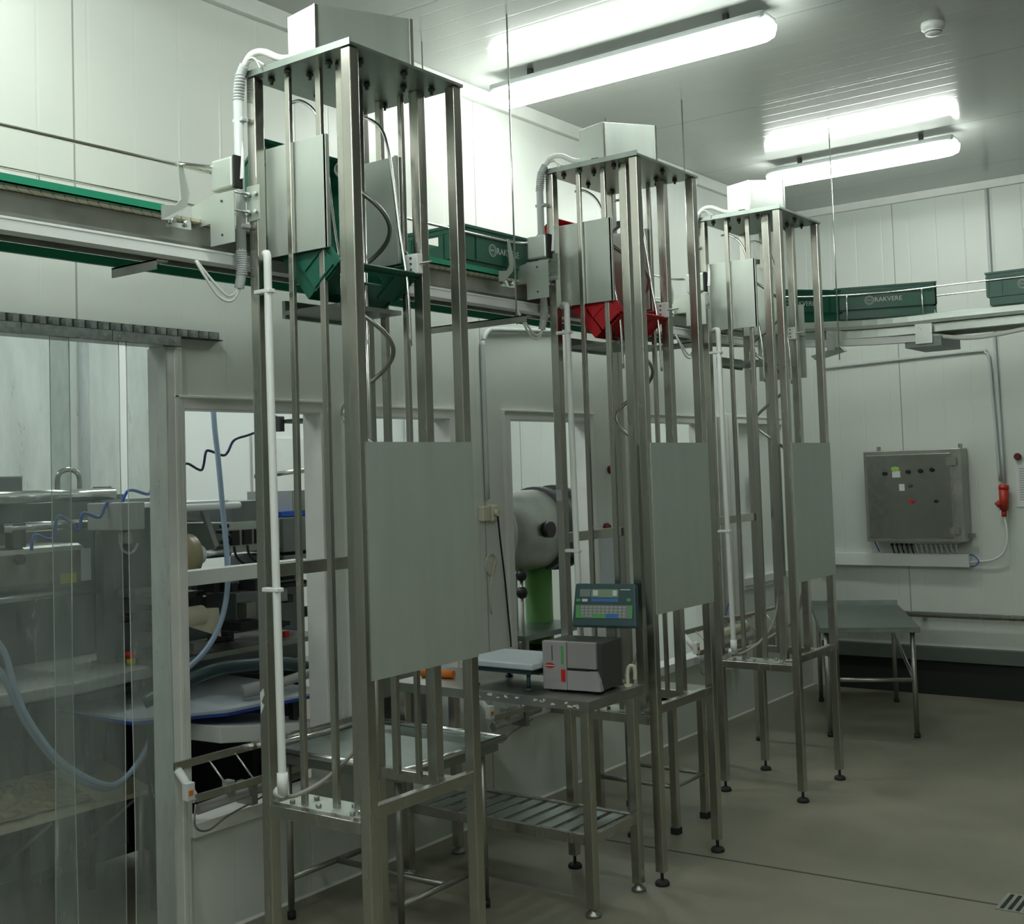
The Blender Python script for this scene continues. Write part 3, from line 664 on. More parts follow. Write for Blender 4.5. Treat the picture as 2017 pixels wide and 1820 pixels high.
# indicator
ind = thing('scale_indicator', 'teal weighing indicator with keypad and display on a post behind the printer', 'scale display', (1.055, 4.345, ZT), .24, world=False)
MB().box(-.02, .02, .0, .03, 0, .35).build('post', 'steel_dull', ind, bev=.002)
MB().box(-.06, .06, -.03, .05, 0, .008).build('post_base', 'steel_dull', ind)
tilt = T(-.020, -.03, .240) @ Matrix.Rotation(-.22, 4, 'X')
hb = MB()
hb.poly([(-.145, 0, 0), (.145, 0, 0), (.135, 0, .185), (-.135, 0, .185)], (0, .05, 0)).build('case', 'indicator_teal', ind, bev=.008, mtx=tilt)
def face(name, m, x0, x1, z0, z1, y=-.002): return MB().box(x0, x1, y, y+.0025, z0, z1).build(name, m, ind, mtx=tilt)
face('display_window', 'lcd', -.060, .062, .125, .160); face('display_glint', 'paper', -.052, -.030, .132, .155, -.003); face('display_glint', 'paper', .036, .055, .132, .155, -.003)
face('button_field', 'key_grey', -.112, -.064, .128, .160); face('blue_line', 'key_blue', -.060, .062, .106, .121)
kp = face('keypad', 'key_grey', -.120, .120, .036, .092)
b = MB()
for i in range(11):
    for j in range(4): b.box(-.104+i*.0187, -.090+i*.0187, -.004, -.001, .041+j*.0125, .050+j*.0125)
b.build('keys', 'grey_paint', kp, mtx=tilt)
for x0, x1, z0, z1, m in ((-.126, -.110, .036, .092, 'key_green'), (-.11, -.08, .036, .047, 'key_green'), (-.05, .005, .036, .052, 'key_green'), (.112, .126, .036, .092, 'key_green'), (.01, .065, .036, .056, 'key_blue'), (-.125, -.108, .106, .118, 'key_green'), (.10, .118, .108, .122, 'key_green'), (.070, .115, .156, .160, 'paper'), (-.1, -.075, .106, .118, 'paper')):
    face('colour_key', m, x0, x1, z0, z1, -.0045)
# small cream handle of a tape tool at the table edge
o = MB().tube([(1.165, 4.29, ZT), (1.165, 4.29, ZT+.06), (1.172, 4.295, ZT+.085), (1.186, 4.305, ZT+.085), (1.190, 4.31, ZT+.06), (1.188, 4.31, ZT+.03)], .008).cyl((1.165, 4.29, ZT), (1.165, 4.29, ZT+.012), .018)
tag(o.build('tape_gun', 'cream'), 'small cream hooked tape tool on the table edge right of the printer', 'tape tool')

# ------------------------------------------------------------------ tray table behind the nearest tower
tt = thing('tray_table', 'low stainless tray table with rolled rim and tubular legs behind the nearest lift tower', 'table', (.43, 3.6, 0))
ax0, ax1, ay0, ay1, az = .06, .805, 3.28, 3.905, .665
MB().box(ax0, ax1, ay0, ay1, az, az+.004).box(ax0+.02, ax1-.02, ay0+.02, ay1-.02, az-.04, az).build('tray', 'steel_plate', tt)
MB().tube([(ax0, ay0, az+.012), (ax1, ay0, az+.012)], .013, smooth=1).tube([(ax1, ay0, az+.012), (ax1, ay1, az+.012)], .013, smooth=1).tube([(ax1, ay1, az+.012), (ax0, ay1, az+.012)], .013, smooth=1).tube([(ax0, ay1, az+.012), (ax0, ay0, az+.012)], .013, smooth=1).build('rolled_rim', 'steel_bright', tt)
for x, y in ((.135, 3.34), (.725, 3.34), (.725, 3.85), (.135, 3.85)):
    lg = MB().cyl((x, y, .02), (x, y, az), .0135).build('leg', 'steel_dull', tt)
    MB().cyl((x, y, 0), (x, y, .03), .017).build('foot', 'rubber', lg)
MB().cyl((.135, 3.34, .16), (.135, 3.85, .16), .0125).cyl((.725, 3.34, .16), (.725, 3.85, .16), .0125).cyl((.135, 3.60, .16), (.725, 3.60, .16), .0125).build('stretcher', 'steel_dull', tt)

# ------------------------------------------------------------------ stool behind the middle tower
sl = thing('steel_stand', 'small stainless stand with square legs behind the middle lift tower', 'stand', (.70, 5.22, 0))
MB().box(.46, .955, 5.05, 5.43, .635, .65).box(.46, .955, 5.05, 5.054, .60, .65).box(.951, .955, 5.05, 5.43, .60, .65).build('top', 'steel_dull', sl, bev=.002)
for x, y in ((.905, 5.07), (.905, 5.37), (.48, 5.07), (.48, 5.37)):
    lg = MB().box(x, x+.035, y, y+.035, .02, .635).build('leg', 'steel', sl, bev=.002)
    MB().box(x-.003, x+.038, y-.003, y+.038, 0, .03).build('foot', 'rubber', lg)
MB().cyl((.49, 5.088, .22), (.92, 5.088, .22), .011).cyl((.49, 5.388, .22), (.92, 5.388, .22), .011).cyl((.922, 5.09, .22), (.922, 5.39, .22), .011).build('foot_rail', 'steel_dull', sl)

# ------------------------------------------------------------------ far table (turned) by the far wall
ft = thing('steel_table', 'stainless steel table by the far wall behind the farthest lift tower', 'table', (.80, 8.0, 0), .43, world=False)
TW, TL = .62, 1.28
b = MB().box(-TW/2, TW/2, -TL/2, TL/2, .690, .697).box(-TW/2, TW/2, -TL/2, -TL/2+.004, .665, .697).box(TW/2-.004, TW/2, -TL/2, TL/2, .665, .697)
b.box(-TW/2, TW/2, TL/2-.004, TL/2, .69, .73).box(-TW/2, -TW/2+.004, -TL/2, TL/2, .665, .715)
b.build('table_top', 'steel_plate', ft, bev=.002)
for x, y in ((TW/2-.045, -TL/2+.05), (TW/2-.045, TL/2-.07), (-TW/2+.045, TL/2-.07), (-TW/2+.045, -TL/2+.05)):
    lg = MB().cyl((x, y, .02), (x, y, .69), .016).build('leg', 'steel_dull', ft)
    MB().cyl((x, y, 0), (x, y, .025), .020).build('foot', 'rubber', lg)
MB().cyl((-TW/2+.045, -TL/2+.05, .36), (TW/2-.045, -TL/2+.05, .36), .014).cyl((TW/2-.045, -TL/2+.05, .36), (TW/2-.045, TL/2-.07, .50), .012).build('brace', 'steel_dull', ft)
ft.location = (.79, 8.02, 0)

# ------------------------------------------------------------------ narrow roller frames through the openings
def roller_frame(loc, L, label, slope=0.):
    t = thing('roller_frame', label, 'conveyor frame', loc, 0, group='small infeed conveyors', world=False)
    t.rotation_euler = (slope, 0, 0)
    MB().box(-.012, 0, 0, L, .075, .105).build('upper_rail', 'steel', t, bev=.002)
    MB().box(.085, .097, .02, L, -.035, -.005).build('lower_rail', 'steel', t, bev=.002)
    b = MB()
    for k in range(7): y = .16+k*(L-.2)/6; b.cyl((-.006, y, .085), (.090, y+.02, -.02), .004, seg=8)
    b.build('cross_rod', 'steel_bright', t)
    MB().cyl((-.004, .015, .075), (.084, .03, -.03), .016).build('end_roller', 'white_plastic', t)
    MB().cyl((.05, .06, -.075), (.05, L*.62, -.055), .020).box(.03, .07, L*.2, L*.2+.03, -.08, 0).build('motor_tube', 'grey_paint', t)
    MB().tube([(.09, .02, -.04), (.10, .01, -.12), (.09, .08, -.15), (.06, .2, -.13), (.05, .4, -.10)], .004).build('bent_rod', 'steel_dull', t)
    sb = MB().box(.07, .10, -.025, .012, -.02, .045).build('sensor', 'white_plastic', t, bev=.003)
    MB().box(.098, .104, -.018, 0, .0, .018).build('lamp', 'orange', sb)
    for yy in (.3, L-.1): MB().box(-.012, .08, yy, yy+.03, -.115, -.03).build('bracket', 'steel_dull', t)
    return t
roller_frame((.035, 2.865, .600), .98, 'narrow steel infeed conveyor frame on the sill of the window nearest the curtain')
roller_frame((.035, 4.70, .560), .75, 'narrow steel infeed conveyor frame under the right end of the printer table')
rf = roller_frame((.45, 6.10, .71), 1.15, 'narrow steel infeed conveyor frame with cream roller by the farthest lift tower')
MB().cyl((.02, .30, .03), (.02, .78, .03), .032).build('cream_roller', 'cream', rf)
for yy in (.32, .97):
    lg = MB().box(-.02, .02, yy-.02, yy+.02, -.69, -.03).build('support_leg', 'steel', rf)
    MB().cyl((0, yy, -.71), (0, yy, -.685), .028).build('foot', 'rubber', lg)
# slack tubes of the far frame
o = MB().tube([(.52, 6.35, .68), (.62, 6.5, .66), (.78, 6.6, .74), (.92, 6.62, .86), (1.0, 6.60, 1.1)], .010).tube([(.50, 6.3, .86), (.66, 6.45, .87), (.84, 6.58, .92)], .011)
tag(o.build('loose_tube', 'hose_grey'), 'pair of bent grey tubes rising behind the farthest lift tower', 'tube')

# ------------------------------------------------------------------ far wall fittings
cc = thing('control_cabinet', 'stainless steel electrical control cabinet on the far wall', 'control cabinet', (.93, 8.95, 1.15))
bx0, bx1, bz0, bz1, by = .555, 1.275, 1.145, 1.825, 8.86
MB().box(bx0, bx1, by, YF-.015, bz0, bz1).build('body', 'steel_dull', cc, bev=.004)
dr = MB().box(bx0+.025, bx1-.075, by-.014, by-.001, bz0+.03, bz1-.03).build('door', 'cabinet_steel', cc, bev=.004)
MB().box(bx1-.075, bx1-.068, by-.016, by-.001, bz0+.03, bz1-.03).box(bx1-.10, bx1-.03, by-.022, by-.012, bz1-.12, bz1-.06).box(bx1-.10, bx1-.03, by-.022, by-.012, bz0+.06, bz0+.11).build('hinge', 'steel', dr)
def knob(x, z, m, r=.014, name='selector_knob'):
    MB().cyl((x, by-.014, z), (x, by-.020, z), r*1.15).cyl((x, by-.02, z), (x, by-.038, z), r).build(name, m, dr)
for x, z in ((.72, 1.655), (.895, 1.665), (.985, 1.668), (1.07, 1.675)): knob(x, z, 'black')
knob(.91, 1.445, 'red_plastic', name='stop_button'); knob(1.09, 1.445, 'black', .011); knob(.905, 1.56, 'indicator_teal', .011)
MB().box(.775, .835, by-.016, by-.0145, 1.625, 1.675).box(.822, .862, by-.016, by-.0145, 1.525, 1.575).build('white_label', 'paper', dr)
MB().lathe([(.032, 0), (.032, -.002)], (0, 0, 0), 'y').build('green_sticker', 'label_green', dr, mtx=T(.80, by-.0165, 1.690) @ Matrix.Diagonal((1, 1, .55, 1)))
for x, z0, z1 in ((.64, bz1, bz1+.035), (1.245, bz1, bz1+.035)): MB().box(x-.014, x+.014, by+.10, by+.115, z0, z1).build('mounting_lug', 'steel', cc)
MB().box(bx1, bx1+.045, by+.11, by+.13, bz0+.03, bz0+.058).build('mounting_lug', 'steel', cc)
gb = MB().box(.70, 1.22, by+.02, YF-.02, bz0-.012, bz0).build('gland_plate', 'steel_dull', cc)
for k in range(14):
    x = .72+k*.036; MB().cyl((x, by+.07, bz0-.035), (x, by+.07, bz0-.012), .012, seg=10).tube([(x, by+.07, bz0-.03), (x+.004, by+.075, bz0-.06), (x+.008, by+.09, 1.055)], .006, seg=8, smooth=2).build('cable_gland', 'grey_pvc' if k > 4 else 'black', gb)
o = MB().tube([(.548, 8.93, 1.42), (.538, 8.94, 1.36), (.53, 8.95, 1.29), (.55, 8.97, 1.19), (.60, 8.99, 1.06)], .004)
tag(o.build('blue_cable', 'blue_cable'), 'thin blue cable down the left side of the control cabinet', 'cable')
o = MB().box(.14, 1.262, 8.975, YF, .955, 1.052)
tag(o.build('cable_duct', 'white_plastic', bev=.003), 'long white cable duct under the control cabinet', 'cable duct')
t = thing('wall_plug', 'red industrial plug hanging on the far wall right of the control cabinet', 'plug', (1.53, 9.0, 1.34))
MB().cyl((1.525, 8.98, 1.37), (1.53, 8.98, 1.52), .030, .034).cyl((1.505, 8.965, 1.40), (1.485, 8.95, 1.43), .02).build('plug_body', 'plug_red', t)
MB().cyl((1.53, 8.98, 1.52), (1.532, 8.98, 1.55), .036).build('collar', 'red_plastic', t)
MB().cyl((1.523, 8.98, 1.325), (1.525, 8.98, 1.37), .018).build('sleeve', 'plug_red', t)
o = MB().tube([(1.523, 8.98, 1.33), (1.535, 8.98, 1.25), (1.535, 8.985, 1.15), (1.50, 8.99, 1.06), (1.42, 9.0, 1.01), (1.30, 9.01, .995), (1.262, 9.01, .99)], .008)
tag(o.build('power_cable', 'white_cable'), 'pale cable sagging from the red plug to the cable duct', 'cable')
o = MB().tube([(1.262, 9.0, 1.045), (1.30, 8.98, 1.04), (1.33, 8.98, 1.0), (1.30, 8.99, .965), (1.262, 9.0, .965)], .004)
tag(o.build('blue_cable', 'blue_cable'), 'short blue cable loop at the right end of the cable duct', 'cable')
o = MB().tube([(1.504, 9.035, HC), (1.504, 9.035, 3.0), (1.51, 9.035, 2.4), (1.525, 9.02, 1.56)], .012, smooth=3)
tag(o.build('wall_conduit', 'grey_pvc'), 'tall vertical grey conduit from the ceiling to the red plug on the far wall', 'conduit')
o = MB().tube([(.16, 9.03, 2.50), (.8, 9.03, 2.52), (1.38, 9.03, 2.535), (1.44, 9.03, 2.52), (1.465, 9.03, 2.46), (1.475, 9.03, 2.2), (1.495, 9.03, 1.58)], .011, smooth=5)
tag(o.build('wall_conduit', 'grey_pvc'), 'grey conduit on the far wall bending down below the conveyor', 'conduit')
t = thing('notice_sheet', 'printed white notice sheet on the far wall at the right edge', 'notice', (1.75, 9.045, 1.55))
MB().box(1.60, 1.90, 9.042, 9.048, 1.39, 1.72).build('sheet', 'paper', t)
b = MB()
for k in range(14): b.box(1.625, 1.87-(k % 3)*.03, 9.0405, 9.0418, 1.66-.017*k, 1.667-.017*k)
b.build('print_lines', 'print_grey', t)
o = MB().lathe([(.024, 0), (.026, -.02), (.018, -.035)], (1.625, 9.04, 1.752), 'y', 16)
tag(o.build('emergency_button', 'dark_red'), 'dark red button on the far wall above the notice sheet', 'button')
t = thing('bumper_rail', 'horizontal steel tube rail low on the far wall', 'wall rail', (1.5, 8.98, .6))
MB().cyl((.15, 8.965, .600), (6.9, 8.965, .600), .022).build('tube', 'steel', t)
b = MB()
for x in (.9, 2.4, 3.9, 5.4): b.box(x-.02, x+.02, 8.975, 9.048, .59, .61)
b.build('bracket', 'steel_dull', t)
t = thing('floor_drain', 'square stainless drain grate in the floor at lower right', 'drain', (2.62, 4.96, 0))
MB().box(2.44, 2.84, 4.86, 5.06, 0, .003).build('frame', 'steel_dull', t)
b = MB()
for k in range(13): x = 2.455+k*.029; b.box(x, x+.014, 4.875, 5.045, .003, .0045)
b.build('slots', 'recess', t)

# ------------------------------------------------------------------ left wall fittings
o = MB().tube([(.02, 4.858, 1.62), (.02, 4.858, 2.36), (.02, 4.865, 2.44), (.02, 4.91, 2.495), (.02, 5.0, 2.51), (.02, 5.55, 2.545)], .013, smooth=5)
tag(o.build('wall_conduit', 'grey_pvc'), 'grey conduit on the left wall bending over above the socket', 'conduit')
t = thing('wall_socket', 'cream double wall socket between second and third windows', 'socket', (0, 4.86, 1.55))
MB().box(0, .035, 4.80, 4.862, 1.51, 1.585).box(0, .038, 4.872, 4.93, 1.505, 1.59).build('box', 'cream', t, bev=.006)
pl = MB().cyl((.036, 4.90, 1.55), (.060, 4.90, 1.55), .018).build('plug', 'cream', t)
o = MB().tube([(.052, 4.90, 1.54), (.050, 4.905, 1.50), (.04, 4.93, 1.40), (.035, 4.965, 1.20), (.035, 4.985, 1.00), (.04, 4.99, .90), (.06, 4.965, .855)], .005)
MBc = o; MBc.build('power_cord', 'black', pl)
pts = [(.012, 4.885+.045*math.cos(a*.45), 1.285+.055*math.sin(a*.45)) for a in range(30)]
o = MB().tube(pts+[(.012, 4.86, 1.15), (.012, 4.875, 1.03)], .004, smooth=2)
tag(o.build('coiled_wire', 'cream'), 'coil of thin cream wire hung below the wall socket', 'wire')
for y, z, l in ((6.09, 1.752, 'upper'), (6.02, 1.412, 'lower')):
    o = MB().lathe([(.024, 0), (.026, .02), (.016, .034)], (0, y, z), 'x', 16)
    tag(o.build('emergency_button', 'dark_red'), '%s dark red button on the wall right of the third window' % l, 'button')
o = MB().box(0, .004, 5.95, 6.14, 1.07, 1.36)
tag(o.build('paper_sheet', 'scale_white'), 'pale blue sheet on the wall right of the third window', 'paper')
o = MB().poly([(.003, 8.02, 1.50), (.003, 8.11, 1.51), (.003, 8.12, 1.74), (.012, 8.07, 1.76), (.003, 8.03, 1.72)], (.002, 0, 0))
tag(o.build('paper_sheet', 'paper'), 'white torn sheet taped by the window nearest the far corner', 'paper')
o = MB().tube([(.03, 7.62, .93), (.05, 7.50, .80), (.08, 7.35, .66)], .004)
tag(o.build('blue_cable', 'blue_cable'), 'thin blue cable slanting down behind the farthest lift tower', 'cable')
# pane of the last opening
struct(MB().box(-.06, -.05, 7.84, 8.62, .94, 2.06).build('window_pane', 'wall_room'))

# ------------------------------------------------------------------ packing room behind the openings
pm = thing('packing_machine', 'large grey packing machine with film roll seen through the strip curtain and first window', 'machine', (-1.4, 2.9, 0))
MB().box(-1.9, -1.02, 1.7, 3.50, .05, .86).build('body', 'dark_metal', pm, bev=.01)
b = MB()
for a, c in ((1.75, 2.30), (2.33, 2.88), (2.91, 3.46)): b.box(-1.02, -1.008, a, c, .10, .82)
b.build('body_door', 'grey_metal', pm, bev=.004)
MB().poly([(-1.95, 1.7, .90), (-.72, 1.9, .90), (-.62, 2.9, .90), (-.70, 3.35, .90), (-1.0, 3.60, .90), (-1.95, 3.6, .90)], (0, 0, .05)).build('worktop', 'grey_paint', pm, bev=.01)
MB().box(-1.75, -1.55, 1.8, 3.55, .95, 1.66).build('back_panel', 'grey_metal', pm)
uh = MB().box(-1.50, -1.0, 2.2, 3.20, 1.31, 1.50).build('upper_housing', 'steel_dull', pm, bev=.03)
MB().box(-.999, -.996, 3.06, 3.14, 1.325, 1.37).build('warning_sticker', 'yellow', uh)
MB().box(-.999, -.995, 3.165, 3.215, 1.33, 1.475).build('white_label', 'paper', uh)
MB().cyl((-1.0, 2.86, 1.45), (-.97, 2.86, 1.45), .022).build('black_knob', 'black', uh)
MB().box(-1.6, -1.05, 2.2, 2.92, 1.60, 1.81).build('drive_cabinet', 'grey_metal', pm, bev=.008)
MB().cyl((-1.0, 2.75, 1.715), (-1.0, 3.34, 1.715), .030).build('roller', 'steel_bright', pm)
MB().cyl((-1.02, 2.80, 1.585), (-1.02, 3.22, 1.585), .022).build('roller', 'steel_bright', pm)
MB().cyl((-.98, 2.3, 1.285), (-.98, 3.29, 1.285), .016).build('roller', 'steel_bright', pm)
MB().tube([(-1.1, 3.12, 1.72), (-1.1, 3.12, 1.80), (-1.1, 3.15, 1.83), (-1.1, 3.20, 1.83), (-1.1, 3.23, 1.80), (-1.1, 3.23, 1.72)], .012).build('grab_handle', 'steel', pm)
MB().box(-1.06, -1.0, 2.84, 2.90, 1.50, 1.60).box(-1.1, -1.04, 3.30, 3.36, 1.0, 1.75).build('roller_arm', 'dark_metal', pm)
MB().box(-1.36, -1.30, 2.85, 3.62, .952, 1.71).build('side_panel', 'grey_metal', pm)
MB().box(-1.0, -.94, 3.24, 3.64, .952, 1.69).build('end_panel', 'grey_metal', pm)
es = MB().cyl((-.80, 3.28, .95), (-.80, 3.28, .985), .02).build('button_base', 'yellow', pm)
MB().cyl((-.80, 3.28, .985), (-.80, 3.28, 1.01), .026).build('stop_button', 'red_plastic', es)
MB().box(-.85, -.60, 3.10, 3.22, 1.56, 1.68).cyl((-.66, 3.16, 1.50), (-.66, 3.16, 1.56), .03).tube([(-.64, 3.12, 1.55), (-.63, 3.12, 1.48), (-.63, 3.17, 1.46), (-.64, 3.21, 1.50)], .006).build('air_filter', 'grey_paint', pm, bev=.006)
MB().box(-1.02, -.82, 3.40, 4.3, .1, .76).box(-.80, -.30, 3.45, 4.3, .1, .14).build('dark_underframe', 'black', pm)
MB().poly([(-1.0, 2.2, .50), (-.62, 2.2, .42), (-.62, 3.25, .42), (-1.0, 3.25, .50)], (0, 0, .02)).build('lower_tray', 'beige', pm)
for y in (2.30, 2.80, 3.2): MB().cyl((-.64, y, .0), (-.64, y, .42), .014).cyl((-.66, y, .41), (-1.0, y-.12, .12), .012).build('tray_leg', 'steel_dull', pm)
g = MB(); random.seed(5); n = 26; rows = []
for i in range(n):
    rows.append([g.b.verts.new((-.98+.34*i/(n-1)+random.uniform(-.01, .01), 2.25+.72*j/(n-1)+random.uniform(-.012, .012), .53-.07*i/(n-1)+.07*abs(math.sin(i*.9+j*.35))*random.uniform(.3, 1)*math.sin(PI*i/(n-1))*math.sin(PI*j/(n-1)))) for j in range(n)])
for A, B in zip(rows, rows[1:]):
    for j in range(n-1): g.b.faces.new((A[j], A[j+1], B[j+1], B[j]))
tag(g.build('crumpled_film', 'tan_film'), 'crumpled tan film lying low behind the strip curtain', 'film waste')
# unwinding station
us = pm
MB().box(-1.2, -1.1, 3.62, 4.6, 0, 1.30).build('frame_plate', 'grey_metal', us)
fl = MB().cyl((-.58, 3.34, 1.43), (-.58, 3.435, 1.43), .098, seg=32).build('film_roll', 'tan_film', us)
MB().cyl((-.58, 3.33, 1.43), (-.58, 3.50, 1.43), .042, seg=24).build('core', 'white_plastic', fl)
MB().cyl((-.58, 3.32, 1.43), (-.58, 3.66, 1.43), .022).build('shaft', 'steel_bright', us)
MB().box(-.95, -.52, 3.30, 3.62, 1.650, 1.672).cyl((-.52, 3.3, 1.645), (-.52, 3.68, 1.645), .016).build('top_tray', 'white_plastic', us, bev=.004)
MB().box(-.62, -.60, 3.52, 3.545, 1.44, 1.65, mtx=T(-.61, 3.53, 1.65) @ Matrix.Rotation(.38, 4, 'X') @ T(.61, -3.53, -1.65)).build('tray_arm', 'grey_paint', us)
MB().box(-.64, -.62, 3.3, 3.55, 1.585, 1.615).build('tray_rail', 'grey_paint', us)
vb = MB().box(-.95, -.62, 3.66, 4.02, 1.42, 1.565).build('valve_box', 'steel_sheet', us, bev=.004)
for k in range(4): MB().box(-.62, -.60, 3.70+k*.075, 3.745+k*.075, 1.455, 1.525).build('valve', 'black', vb)
for k in range(5): MB().cyl((-.62, 3.63+.02*(k % 3), 1.45+.025*k), (-.57, 3.63+.02*(k % 3), 1.45+.025*k), .010, seg=8).build('air_fitting', 'black', vb)
for k in range(4): y = 3.71+k*.08; MB().tube([(-.60, y, 1.45), (-.58, y, 1.40), (-.58, y+.07, 1.355), (-.62, y+.2, 1.34)], .006).build('air_line', 'rubber', vb)
MB().box(-.98, -.62, 3.72, 4.0, 1.565, 1.66).build('junction_box', 'grey_metal', us)
MB().box(-1.0, -.60, 4.02, 4.60, 1.40, 1.57).box(-1.0, -.60, 4.02, 4.6, 1.30, 1.385).build('side_housing', 'grey_metal', us, bev=.006)
MB().box(-.95, -.62, 4.10, 4.45, 1.60, 1.70).build('upper_box', 'grey_paint', us)
MB().cyl((-.6, 3.85, 1.775), (-.6, 4.2, 1.80), .012).cyl((-.6, 4.2, 1.80), (-.6, 4.2, 1.57), .006).build('guard_rod', 'steel', us)
random.seed(11)
for k in range(46):
    y = random.uniform(3.25, 4.25); z = random.uniform(.95, 1.26); x = random.uniform(-1.0, -.62); q = random.choice(('black', 'black', 'dark_metal', 'steel_dull'))
    if random.random() < .5: MB().box(x, x+random.uniform(.05, .15), y, y+random.uniform(.03, .16), z, z+random.uniform(.02, .08)).build('drive_block', q, us)
    else: MB().cyl((x, y, z), (x, y+random.uniform(.06, .3), z), random.uniform(.008, .028), seg=10).build('drive_shaft', q, us)
MB().box(-1.05, -.60, 3.3, 4.3, .951, .975).build('mechanism_bed', 'steel_dull', us)
MB().cyl((-.52, 3.30, 1.165), (-.52, 3.45, 1.165), .045).poly([(-.50, 3.40, 1.20), (-.50, 3.53, 1.19), (-.50, 3.54, 1.06), (-.50, 3.38, 1.12)], (-.01, 0, 0)).build('paper_roll', 'beige', us)
MB().cyl((-.519, 3.445, 1.165), (-.519, 3.456, 1.165), .022).build('roll_core', 'black', us)
MB().box(-.80, -.58, 3.70, 3.87, 1.08, 1.235).build('motor_box', 'grey_metal', us, bev=.005)
MB().box(-.60, -.585, 4.0, 4.03, .99, 1.02).build('red_indicator', 'red_plastic', us)
o = MB().box(-.34, -.27, 3.14, 3.86, 1.325, 1.388)
tag(o.build('guard_beam', 'white_plastic', bev=.004), 'white horizontal guard beam behind the first window', 'beam')
o = MB().box(-.80, -.62, 4.03, 4.30, 1.572, 1.60)
tag(o.build('storage_bin', 'blue_plastic', bev=.003), 'blue plastic bin on the machine in the packing room', 'bin')
bt = thing('packing_table', 'packing room table with blue edge behind the first window', 'table', (-.5, 3.6, 0))
MB().poly([(-.95, 3.0, .775), (-.42, 3.0, .775), (-.20, 3.32, .775), (-.16, 3.88, .775), (-.95, 3.95, .775)], (0, 0, .012)).build('edge', 'blue_edge', bt)
MB().poly([(-.95, 3.0, .787), (-.43, 3.01, .787), (-.21, 3.32, .787), (-.17, 3.87, .787), (-.95, 3.94, .787)], (0, 0, .010)).build('table_top', 'scale_white', bt)
for x, y in ((-.9, 3.1), (-.9, 3.8), (-.30, 3.75), (-.45, 3.1)): MB().box(x, x+.03, y, y+.03, 0, .775).build('leg', 'dark_metal', bt)
o = MB().tube([(-.40, 3.05, .86), (-.30, 3.18, .93), (-.26, 3.32, .965), (-.26, 3.52, .955), (-.28, 3.72, .93), (-.34, 3.9, .88)], .028)
tag(o.build('suction_hose', 'scale_dark'), 'thick black hose lying on the blue edged table', 'hose')
o = MB().cyl((-.32, 3.50, .835), (-.26, 3.64, .850), .030).cyl((-.26, 3.64, .850), (-.25, 3.85, .87), .022)
tag(o.build('vacuum_nozzle', 'grey_paint'), 'short grey nozzle resting on the blue edged table', 'nozzle')
t = thing('roll_carrier', 'white slanted tray sticking out below the blue edged table', 'tray', (-.3, 3.5, .6))
MB().poly([(-.60, 3.22, .745), (-.18, 3.26, .745), (-.14, 3.86, .655), (-.60, 3.86, .655)], (0, .0, -.07)).build('tray', 'white_plastic', t, bev=.004)
MB().box(-.58, -.55, 3.3, 3.33, 0, .67).box(-.58, -.55, 3.75, 3.78, 0, .60).build('support', 'dark_metal', t)
# hoses
def hose(pts, r, m, label, cat='hose', name='air_hose'):
    tag(MB().tube(pts, r).build(name, m), label, cat)
hose([(-.5, 2.30, 1.30), (-.5, 2.48, 1.17), (-.5, 2.54, 1.0), (-.5, 2.60, .86), (-.5, 2.73, .68), (-.5, 2.91, .55), (-.5, 3.01, .54), (-.5, 3.11, .62), (-.5, 3.18, .75), (-.5, 3.24, 1.0)], .012, 'blue_hose', 'upper pale blue hose sagging behind the strip curtain')
hose([(-.55, 2.36, 1.22), (-.55, 2.51, 1.06), (-.55, 2.61, .85), (-.55, 2.74, .67), (-.55, 2.88, .55), (-.55, 3.02, .51), (-.55, 3.17, .62), (-.55, 3.23, .72), (-.55, 3.30, .95)], .012, 'blue_hose', 'lower pale blue hose sagging behind the strip curtain')
hose([(-.4, 3.42, 2.60), (-.4, 3.44, 2.06), (-.4, 3.46, 1.86), (-.4, 3.48, 1.64), (-.4, 3.50, 1.39), (-.4, 3.49, 1.24), (-.4, 3.44, 1.11), (-.4, 3.36, 1.02), (-.4, 3.28, .97)], .012, 'blue_hose', 'pale blue hose hanging down inside the first window')
hose([(-.5, 3.30, 1.72), (-.5, 3.34, 1.81), (-.5, 3.37, 1.84), (-.5, 3.44, 1.81), (-.5, 3.46, 1.83), (-.5, 3.475, 1.89), (-.5, 3.50, 1.895), (-.5, 3.57, 1.875), (-.5, 3.60, 1.89), (-.5, 3.64, 1.945), (-.5, 3.73, 1.97), (-.5, 3.85, 2.01), (-.5, 3.90, 2.06)], .006, 'navy_hose', 'dark blue wavy spiral hose crossing the first window')
hose([(-.7, 2.74, 1.50), (-.7, 2.755, 1.56), (-.7, 2.82, 1.54), (-.7, 2.845, 1.56), (-.7, 2.86, 1.63), (-.7, 2.90, 1.62), (-.7, 2.96, 1.57), (-.7, 2.98, 1.64), (-.7, 3.06, 1.62), (-.7, 3.10, 1.68), (-.7, 3.16, 1.66), (-.7, 3.21, 1.73), (-.7, 3.31, 1.71), (-.7, 3.33, 1.74)], .007, 'blue_cable', 'blue spiral air hose behind the strip curtain')
hose([(-.3, 3.93, 2.02), (-.3, 3.95, 1.8), (-.3, 3.99, 1.55), (-.3, 4.02, 1.2), (-.3, 4.05, .85)], .010, 'cream', 'yellowish hose hanging between the first two windows', name='yellow_hose')
o = MB().box(-.42, -.25, 3.82, 3.98, 2.02, 2.035).box(-.40, -.37, 3.80, 3.83, 1.98, 2.05)
tag(o.build('hose_bracket', 'dark_metal'), 'small dark bracket at the top of the first window', 'bracket')
